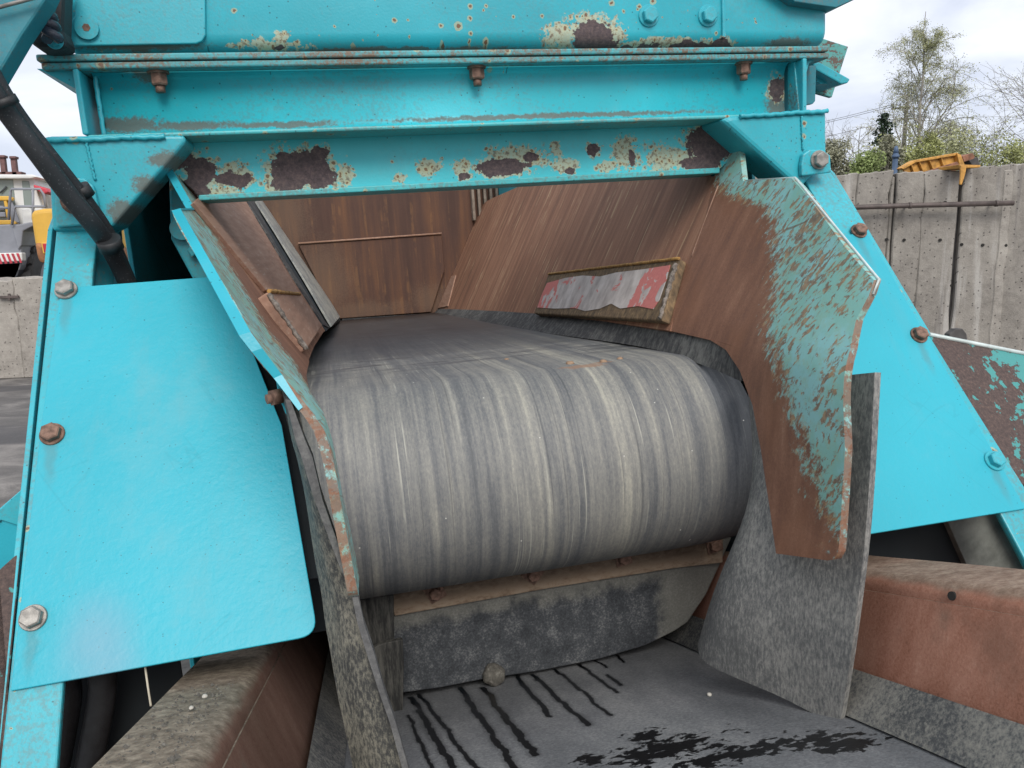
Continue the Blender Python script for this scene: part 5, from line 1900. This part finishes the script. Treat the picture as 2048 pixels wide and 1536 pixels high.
def make_tree(name, base, h, seed, label, wood_m, leaf_m, trunk_r, leaf_s=0.06, leaf_n=3, maxd=3, droop=0.6, spread=0.62, first=0.25, nlimb=13, limb=0.42, upright=0.6, cat='tree', group=None):
    rnd = random.Random(seed)
    rt_ = empty(name, base, label, cat, group)
    tr, wd, lv = Tube4(), Tube4(), Tube4()
    p = Vector((0, 0, 0))
    n = 12
    d = Vector((0, 0, 1))
    for k in range(n):
        u0, u1 = k / n, (k + 1) / n
        q = p + Vector((rnd.gauss(0, 0.012) * h / n * 3, rnd.gauss(0, 0.012) * h / n * 3, h / n * 0.96))
        tr.seg(p, q, trunk_r * (1 - 0.9 * u0), trunk_r * (1 - 0.9 * u1), 7)
        if u1 > first and u1 < 0.97:
            m = max(1, int(round(nlimb / (n * (1 - first)))))
            for _ in range(m):
                a = rnd.uniform(0, 2 * math.pi)
                nd = Vector((math.cos(a), math.sin(a), upright * rnd.uniform(0.7, 1.5))).normalized()
                env = (1 - (u1 - first) / (1 - first)) ** 0.7 * 0.85 + 0.15
                c = p.lerp(q, rnd.random())
                grow(rnd, wd, lv, c, nd, h * limb * env * rnd.uniform(0.7, 1.1), trunk_r * 0.42 * (1 - 0.7 * u1), 1, maxd, leaf_s, leaf_n, droop, spread)
        p = q
    mesh('trunk', tr.v, tr.f, wood_m, rt_, ZERO, normals=False)
    mesh('branches', wd.v, wd.f, wood_m, rt_, ZERO, normals=False)
    if lv.v:
        mesh('crown', lv.v, lv.f, leaf_m, rt_, ZERO, normals=False)
    return rt_


def gp_(px, dist):
    p = WD(px, 500, dist)
    return Vector((p.x, p.y, 0))


def hgt(px, py, dist):
    return WD(px, py, dist).z


D1 = 34
make_tree('birch_tree', gp_(1814, D1), hgt(1855, 2, D1), 5, 'tall slender birch with thin young leaves rising above the middle of the concrete wall', M['bark'], M['leaf_b'], 0.15,
          0.030, 24, 3, 0.9, 0.50, 0.20, 36, 0.23, 1.9)
make_tree('bare_tree', gp_(2075, 30), hgt(2050, 130, 30), 9, 'bare grey tree at the right edge of the picture behind the wall', M['bark_d'], M['leaf_b'], 0.14, 0.03, 5, 3, 0.2, 0.6, 0.2, 16, 0.5, 0.7)
make_tree('bare_tree', gp_(1710, 40), hgt(1705, 245, 40), 12, 'small bare dark tree between the turquoise frame and the spruce', M['bark_d'], M['leaf_b'], 0.11, 0.05, 0, 3, 0.2, 0.6, 0.25, 14, 0.5, 0.8)
make_tree('bare_tree', gp_(1968, 42), hgt(1965, 235, 42), 15, 'thin bare tree standing between the birch and the tree at the right edge', M['bark_d'], M['leaf_y'], 0.09, 0.05, 1, 3, 0.2, 0.6, 0.2, 12, 0.5, 0.8)
make_tree('leafy_tree', gp_(1790, 31), hgt(1790, 235, 31), 18, 'small yellow green tree in front of the utility pole', M['bark_d'], M['leaf_y'], 0.07, 0.06, 5, 3, 0.3, 0.6, 0.2, 14, 0.34, 0.8)
make_tree('leafy_tree', gp_(1880, 30), hgt(1880, 225, 30), 21, 'low scrubby olive tree growing at the foot of the birch', M['bark_d'], M['leaf_b'], 0.07, 0.05, 3, 3, 0.3, 0.7, 0.1, 14, 0.5, 0.8)

# spruce
sd_ = 33
sb = gp_(1752, sd_)
sh = hgt(1752, 215, sd_)
spr = empty('spruce_tree', sb, 'dark green pointed spruce left of the utility pole', 'tree')
rnd = random.Random(31)
tr, nd_ = Tube4(), Tube4()
tr.seg(Vector((0, 0, 0)), Vector((0, 0, sh)), 0.10, 0.01, 6)
for k in range(46):
    u = 0.08 + 0.9 * k / 46
    z = sh * u
    L = sh * 0.30 * (1 - u) ** 0.85 + 0.08
    for m in range(7):
        a = rnd.uniform(0, 2 * math.pi)
        l2 = L * rnd.uniform(0.6, 1.15)
        for s in range(9):
            r = l2 * (s + 1) / 9
            c = Vector((math.cos(a) * r, math.sin(a) * r, z - 0.28 * r + rnd.gauss(0, 0.04)))
            nd_.leaf(c + Vector((rnd.gauss(0, .05), rnd.gauss(0, .05), 0)), 0.09, rnd)
mesh('trunk', tr.v, tr.f, M['bark_d'], spr, ZERO, normals=False)
mesh('crown', nd_.v, nd_.f, M['needle'], spr, ZERO, normals=False)


def bush(px, py_top, dist, wpx, seed, label, mat, n=1500, s=0.05, group=None):
    rnd = random.Random(seed)
    b = gp_(px, dist)
    h = hgt(px, py_top, dist)
    w = wpx * dist / F / 2
    r = empty('bush', b, label, 'bush', group)
    lv, st_ = Tube4(), Tube4()
    lumps = [(rnd.uniform(-w, w) * 0.75, rnd.uniform(-w, w) * 0.4, h * rnd.uniform(0.5, 0.93), rnd.uniform(0.35, 0.65) * min(w, h) * 1.3) for _ in range(16)]
    for k in range(16):
        l = lumps[k]
        st_.seg(Vector((l[0] * 0.2, l[1] * 0.2, 0)), Vector((l[0], l[1], l[2])), 0.03, 0.01, 4)
    for k in range(n):
        l = lumps[rnd.randrange(16)]
        c = Vector((rnd.gauss(0, 1), rnd.gauss(0, 1), rnd.gauss(0, 1))).normalized() * l[3] * rnd.random() ** 0.4
        c += Vector((l[0], l[1], l[2]))
        if c.z < 0.05:
            c.z = abs(c.z)
        lv.leaf(c, s * rnd.uniform(0.6, 1.4), rnd)
    mesh('stems', st_.v, st_.f, M['bark_d'], r, ZERO, normals=False)
    mesh('foliage', lv.v, lv.f, mat, r, ZERO, normals=False)


bush(1668, 263, 28, 70, 1, 'grey green bush right beside the turquoise bracket, above the wall top', M['twig'], 6000, 0.05)
bush(1715, 263, 26, 70, 2, 'fresh green bush in front of the small bare dark tree', M['leaf_g'], 6000, 0.05)
bush(1765, 263, 27, 60, 3, 'dull grey bush below the dark spruce', M['twig'], 6000, 0.05)
bush(1900, 258, 28, 110, 4, 'olive bush behind the yellow scrap sheet on the wall', M['leaf_b'], 6000, 0.05)
bush(1985, 278, 27, 110, 5, 'low yellow green bush at the right end of the wall top', M['leaf_y'], 6000, 0.05)
bush(2060, 268, 28, 90, 6, 'dark olive bush under the bare tree at the right picture edge', M['leaf_b'], 6000, 0.05)
bush(1830, 253, 27, 70, 7, 'light green bush right of the utility pole', M['leaf_y'], 6000, 0.05)

# far belt of woods all round, and rough grass behind the wall
rnd = random.Random(77)
wv = Tube4()
for k in range(5200):
    x = rnd.uniform(-150, 150)
    y = rnd.uniform(85, 110)
    hh = 5.5 + 1.8 * mnoise.noise(Vector((x * 0.05, 0, 0))) + 1.5 * mnoise.noise(Vector((x * 0.3, 3, 0)))
    wv.leaf(Vector((x, y, hh * rnd.random() ** 0.7)), rnd.uniform(0.25, 0.6), rnd)
for k in range(900):
    x = rnd.uniform(-150, 150)
    y = rnd.uniform(85, 100)
    b = Vector((x, y, 0))
    hh = rnd.uniform(5, 9)
    wv.seg(b, b + Vector((rnd.gauss(0, .4), 0, hh)), 0.10, 0.02, 3)
tag(mesh('far_woods', wv.v, wv.f, leafmat('far_wood_leaves', (0.15, 0.15, 0.10)), None, ZERO, normals=False), 'far band of hazy spring woods behind the yard', 'woods', kind='stuff')
gv_ = Tube4()
for k in range(9000):
    x = rnd.uniform(6, 22)
    y = rnd.uniform(20, 30)
    b = Vector((x, y, 0))
    hh = rnd.uniform(1.0, 2.6) * (0.7 + 0.5 * mnoise.noise(Vector((x * .5, y * .5, 0))))
    gv_.seg(b, b + Vector((rnd.gauss(0, .15), rnd.gauss(0, .15), hh)), 0.016, 0.004, 3)
tag(mesh('rough_grass', gv_.v, gv_.f, leafmat('rough_weeds', (0.19, 0.19, 0.09)), None, ZERO, normals=False), 'tall rough weeds growing behind the concrete wall', 'weeds', kind='stuff')

# utility pole with cross arms and wires
pd_ = 36
pb = gp_(1792, pd_)
pole = empty('utility_pole', pb, 'grey utility pole with two short cross arms left of the birch', 'pole')
ph = hgt(1795, 205, pd_)
pm = flat('pole_wood', (0.16, 0.15, 0.13), 0.9)
tube('pole_shaft', [(0, 0, 0), (0.05, 0, ph)], 0.13, pm, pole, 10, ZERO, radii=[0.15, 0.10])
z1 = hgt(1795, 214, pd_)
tube('cross_arm', [(-0.85, 0, z1 - 0.1), (0.25, 0, z1 + 0.02)], 0.05, pm, pole, 6, ZERO)
z2 = hgt(1795, 237, pd_)
tube('cross_arm', [(-0.1, 0, z2 - 0.02), (0.6, 0, z2 + 0.02)], 0.04, pm, pole, 6, ZERO)
for dx in (-0.75, -0.35):
    tube('insulator', [(dx, 0, z1 - 0.08), (dx, 0, z1 + 0.16)], 0.04, flat('insulator_glass', (0.2, 0.2, 0.2), 0.4) if dx == -0.75 else bpy.data.materials['insulator_glass'], pole, 8, ZERO)
wm = flat('wire_metal', (0.12, 0.12, 0.13), 0.6)
for dx, dz in ((-0.75, 0.12), (-0.35, 0.12), (0.0, -0.5)):
    pts = []
    for k in range(13):
        u = k / 12
        pts.append(Vector((dx - 30 * u, 6 * u, z1 + dz - 2.2 * math.sin(u * math.pi) - 0.2 * u)))
    tube('wire', pts, 0.012, wm, pole, 4, ZERO)

# blue fitting standing behind the wall
bb = WD(1789, 345, 9.5)
bl = empty('blue_post', Vector((bb.x, bb.y, 0)), 'small blue post with a round cap standing behind the wall below the spruce', 'post')
bm_ = flat('blue_paint', (0.06, 0.10, 0.17), 0.6)
ztp = WD(1789, 292, 9.5).z
tube('post_shaft', [(0, 0, 0), (0, 0, ztp - 0.10)], 0.036, bm_, bl, 12, ZERO)
tube('post_collar', [(0, 0, ztp - 0.16), (0, 0, ztp - 0.12)], 0.05, bm_, bl, 12, ZERO)
tube('post_cap', [(0, 0, ztp - 0.10), (0, 0, ztp - 0.03), (0, 0, ztp)], 0.04, bm_, bl, 12, ZERO, radii=[0.035, 0.03, 0.015])

# yellow scrap sheets lying over the wall top
ym = flat('worn_yellow_orange_paint', (0.50, 0.255, 0.055), 0.6, 0, 0.35, 12)
rm_ = flat('rusty_scrap', (0.22, 0.10, 0.06), 0.8, 0, 0.4, 12)
YD = 8.6


def wplate(name, px_pts, dist, thick, mat, parent, org):
    pts = [WD(px, py, dist) - org for px, py in px_pts]
    return plate(name, pts, thick, mat, parent, (0, -1, 0), 0.006, ZERO)


og = WD(1860, 345, YD)
og.z = WTOP
sc = empty('scrap_tray', og, 'long orange yellow ribbed steel tray lying tilted on the wall top', 'scrap')
wplate('tray_floor', [(1806, 336), (1830, 322), (1915, 307), (1921, 330), (1860, 348), (1812, 350)], YD + 0.05, 0.03, ym, sc, og)
wplate('tray_rim', [(1803, 336), (1830, 320), (1916, 305), (1917, 310), (1832, 325), (1807, 339)], YD, 0.10, ym, sc, og)
for a, b in (((1838, 322), (1846, 342)), ((1858, 318), (1866, 338)), ((1882, 314), (1888, 335)), ((1822, 328), (1828, 345))):
    wplate('tray_rib', [a, (a[0] + 2, a[1]), (b[0] + 2, b[1]), b], YD + 0.01, 0.04, ym, sc, og)
wplate('tray_end', [(1914, 306), (1922, 309), (1930, 330), (1920, 332)], YD - 0.02, 0.25, ym, sc, og)
og = WD(1928, 340, 7.3)
s2_ = empty('scrap_sheet', og, 'bent yellow steel strip drooping over the front of the wall top', 'scrap')
wplate('bent_strip', [(1921, 330), (1934, 329), (1931, 348), (1924, 370), (1920, 369), (1922, 348)], 7.25, 0.02, ym, s2_, og)
wplate('flat_strip', [(1918, 329), (1962, 330), (1960, 335), (1920, 336)], 7.28, 0.30, ym, s2_, og)
og = WD(1900, 338, YD)
s3_ = empty('scrap_plate', og, 'rust red scrap plate wedged between the yellow tray and the wall top', 'scrap')
wplate('rust_sheet', [(1848, 344), (1915, 323), (1922, 334), (1906, 346), (1850, 349)], YD - 0.25, 0.02, rm_, s3_, og)
og = WD(1935, 320, YD)
s4_ = empty('scrap_beam', og, 'short grey rubble slab on the wall top right of the yellow tray', 'scrap')
wplate('rubble_slab', [(1925, 312), (1946, 306), (1950, 313), (1948, 318), (1928, 324)], YD + 0.1, 0.3, rm_, s4_, og)
wplate('grey_slab', [(1938, 320), (1956, 314), (1960, 330), (1944, 330)], YD + 0.1, 0.3, M['conc_dark'], s4_, og)

# ---- left: white and grey loader behind the blocks
grey = flat('grey_vehicle_paint', (0.22, 0.23, 0.26), 0.5, 0, 0.15, 2)
dgrey = flat('dark_vehicle_paint', (0.045, 0.05, 0.06), 0.6, 0, 0.2, 2)
white = flat('white_vehicle_paint', (0.68, 0.68, 0.66), 0.45, 0, 0.08, 2)
yel = flat('yellow_vehicle_paint', (0.62, 0.36, 0.05), 0.5, 0, 0.10, 2)
tyre_m = flat('tyre_rubber', (0.035, 0.035, 0.037), 0.8, 0, 0.3, 6)
t = NT('cab_glass', False)
glass = t.done((0.20, 0.24, 0.22), 0.12, spec=0.6)
red = flat('red_lamp', (0.40, 0.02, 0.03), 0.35)
redp = flat('red_cover', (0.45, 0.04, 0.06), 0.6)
VD = 17.0
og = gp_(20, VD)
veh = empty('wheel_loader', og, 'grey and white vehicle with a cab and red striped bumper behind the blocks', 'loader')


def vp(name, pts, mat, d=0.0, th=0.3, par=None, bev=0.02):
    return plate(name, [WD(px, py, VD + d) - og for px, py in pts], th, mat, par or veh, (0, -1, 0), bev, ZERO)


vp('body', [(-140, 455), (34, 448), (42, 450), (43, 530), (30, 560), (-140, 560)], grey, 0.0, 0.5)
vp('fender', [(22, 452), (62, 444), (66, 452), (46, 462), (43, 490), (36, 500)], grey, -0.05, 0.8)
vp('bumper', [(-140, 510), (44, 505), (45, 522), (-140, 533)], white, -0.12, 0.2)
for k in range(-8, 5):
    x = 10 * k - 2
    if x > 40:
        continue
    pts = [(x - 6, 508 - 0.04 * x), (x - 1, 508 - 0.04 * x), (x + 7, 527 - 0.05 * x), (x + 2, 528 - 0.05 * x)]
    pts = [(min(px, 44), py) for px, py in pts]
    vp('stripe', pts, redp, -0.13, 0.012, veh, 0.0)
vp('lower_skirt', [(-140, 533), (43, 524), (36, 550), (18, 575), (-140, 590)], dgrey, 0.0, 1.0)
vp('cab', [(-120, 352), (60, 350), (66, 354), (90, 440), (86, 450), (-120, 452)], white, 0.5, 1.5)
vp('cab_roof', [(-130, 348), (66, 349), (74, 354), (60, 357), (-130, 357)], white, 0.3, 1.9)
vp('cab_window', [(-110, 358), (26, 358), (31, 410), (12, 450), (-110, 450)], glass, 0.49, 0.03)
vp('cab_window', [(43, 361), (58, 362), (70, 418), (48, 414)], glass, 0.49, 0.03)
vp('rear_cowl', [(43, 418), (58, 416), (66, 424), (66, 452), (46, 452)], white, 0.2, 0.8)
vp('red_hood', [(66, 369), (90, 376), (97, 384), (88, 388), (68, 378)], redp, 0.3, 0.5)
vp('cab_column', [(66, 380), (86, 384), (92, 452), (72, 452)], flat('cream_panel', (0.5, 0.46, 0.4), 0.7), 0.6, 0.6)
for pts in ([(17, 440), (21, 385), (23, 378), (80, 378), (88, 390), (92, 415)], [(24, 450), (28, 420), (31, 413), (92, 413)], [(66, 378), (66, 440)], [(-60, 415), (18, 416)]):
    tube('rail', [WD(px, py, VD - 0.1) - og for px, py in pts], 0.025, grey, veh, 8, ZERO)
tube('wiper', [WD(0, 386, VD + 0.45) - og, WD(13, 373, VD + 0.45) - og], 0.015, dgrey, veh, 6, ZERO)


def wheel(parent, og, c, R, w, axis_x=False, n=22):
    """tyre with lugs; axle along Y (into the picture) or X"""
    tv = Tube4()
    seg = 40
    rings = [(R * 0.60, 0.0), (R * 0.95, 0.0), (R, w * 0.12), (R, w * 0.88), (R * 0.95, w), (R * 0.60, w)]
    v, f = [], []
    for (r, a) in rings:
        for k in range(seg):
            t_ = 2 * math.pi * k / seg
            q = (a - w / 2, r * math.cos(t_), r * math.sin(t_)) if axis_x else (r * math.cos(t_), a - w / 2, r * math.sin(t_))
            v.append(Vector(q) + c)
    for i in range(len(rings) - 1):
        for k in range(seg):
            k2 = (k + 1) % seg
            f.append((i * seg + k, i * seg + k2, (i + 1) * seg + k2, (i + 1) * seg + k))
    for k in range(n):
        t0 = 2 * math.pi * k / n
        for half in (0, 1):
            b0 = len(v)
            for rr in (R * 0.985, R * 1.05):
                for a, sh_ in ((0.02, 0.0), (0.5, 0.14)):
                    for dt in (0, 0.15):
                        aa = a * w if half == 0 else (1 - a) * w
                        t_ = t0 + sh_ + dt + half * math.pi / n
                        q = (aa - w / 2, rr * math.cos(t_), rr * math.sin(t_)) if axis_x else (rr * math.cos(t_), aa - w / 2, rr * math.sin(t_))
                        v.append(Vector(q) + c)
            f += [(b0, b0 + 1, b0 + 3, b0 + 2), (b0 + 4, b0 + 6, b0 + 7, b0 + 5), (b0, b0 + 4, b0 + 5, b0 + 1), (b0 + 2, b0 + 3, b0 + 7, b0 + 6), (b0, b0 + 2, b0 + 6, b0 + 4), (b0 + 1, b0 + 5, b0 + 7, b0 + 3)]
    o = mesh('wheel', v, f, tyre_m, parent, ZERO)
    rim_v = []
    if axis_x:
        tube('rim', [c + Vector((-w * 0.4, 0, 0)), c + Vector((w * 0.4, 0, 0))], R * 0.6, grey, o, 24, ZERO)
    else:
        tube('rim', [c + Vector((0, -w * 0.4, 0)), c + Vector((0, w * 0.4, 0))], R * 0.6, grey, o, 24, ZERO)
    return o


wc = WD(66, 545, VD + 1.2) - og
Rw = 1.06
wc.z = Rw
wheel(veh, og, wc, Rw, 0.62, True)
wc2 = WD(-90, 545, VD + 1.2) - og
wc2.z = Rw
wheel(veh, og, wc2, Rw, 0.62, True)

# yellow engine cover of the next machine
VD2 = 15.6
og2 = gp_(90, VD2)
ylo = empty('yellow_loader', og2, 'yellow orange loader rear with a red tail lamp and rusty bottom', 'loader')


def vq(name, pts, mat, d=0.0, th=0.3, par=None, bev=0.02):
    return plate(name, [WD(px, py, VD2 + d) - og2 for px, py in pts], th, mat, par or ylo, (0, -1, 0), bev, ZERO)


hd = vq('engine_cover', [(59, 427), (66, 421), (85, 417), (116, 416), (220, 418), (220, 500), (72, 500), (68, 484)], yel, 0.0, 1.6, None, 0.09)
hd.modifiers['bevel'].segments = 4
vq('rusty_counterweight', [(68, 484), (110, 492), (220, 492), (220, 530), (78, 526), (73, 512)], flat('rusty_orange', (0.27, 0.12, 0.05), 0.8, 0, 0.5, 4), -0.05, 1.4, None, 0.06)
vq('tail_lamp_frame', [(82, 485), (95, 485), (99, 507), (86, 507)], yel, -0.07, 0.1, None, 0.01)
vq('tail_lamp', [(84.5, 487), (92.5, 487), (96, 504.5), (88, 505)], red, -0.085, 0.08, None, 0.01)
wc = WD(150, 545, VD2 + 0.8) - og2
wc.z = 0.75
wheel(ylo, og2, wc, 0.75, 0.6, True)
# yellow guard frame standing on the grey body, in front of the white cab
vp('guard_frame', [(-60, 391), (18, 392), (26, 396), (24, 401), (-60, 401)], yel, 0.28, 0.12)
vp('guard_frame', [(6, 400), (13, 400), (22, 446), (15, 446)], yel, 0.30, 0.10)
vp('guard_frame', [(-60, 440), (22, 440), (32, 444), (32, 449), (-60, 450)], yel, 0.28, 0.12)
vp('grey_screen', [(14, 401), (24, 402), (40, 446), (22, 446)], grey, 0.34, 0.04)
vp('louvre', [(-40, 412), (7, 411), (9, 420), (-40, 421)], grey, 0.34, 0.05)
vp('louvre', [(-40, 425), (10, 424), (12, 434), (-40, 435)], grey, 0.34, 0.05)
# brown stacks on a bar
og4 = gp_(20, 22.0)
bs = empty('brown_stack_pair', og4, 'two brown upright steel stacks on a beam behind the white cab roof', 'stack')
bwm = flat('brown_stack_paint', (0.15, 0.075, 0.07), 0.7)
for x0, y0_ in ((20, 316), (-2, 314)):
    plate('stack_tube', [WD(px, py, 22.0) - og4 for px, py in ((x0, y0_), (x0 + 10, y0_), (x0 + 14, y0_ + 34), (x0 + 4, y0_ + 34))], 0.15, bwm, bs, (0, -1, 0), 0.01, ZERO)
    plate('stack_cap', [WD(px, py, 21.95) - og4 for px, py in ((x0 - 2, y0_ - 4), (x0 + 11, y0_ - 4), (x0 + 11, y0_ + 1), (x0 - 2, y0_ + 1))], 0.22, bwm, bs, (0, -1, 0), 0.01, ZERO)
plate('stack_beam', [WD(px, py, 22.0) - og4 for px, py in ((-60, 344), (43, 343), (43, 352), (-60, 353))], 0.3, bwm, bs, (0, -1, 0), 0.01, ZERO)
a = WD(-8, 350, 22.2) - og4
b = WD(40, 350, 22.2) - og4
for q in (a, b):
    tube('stack_leg', [q, Vector((q.x, q.y, 0))], 0.08, bwm, bs, 8, ZERO)
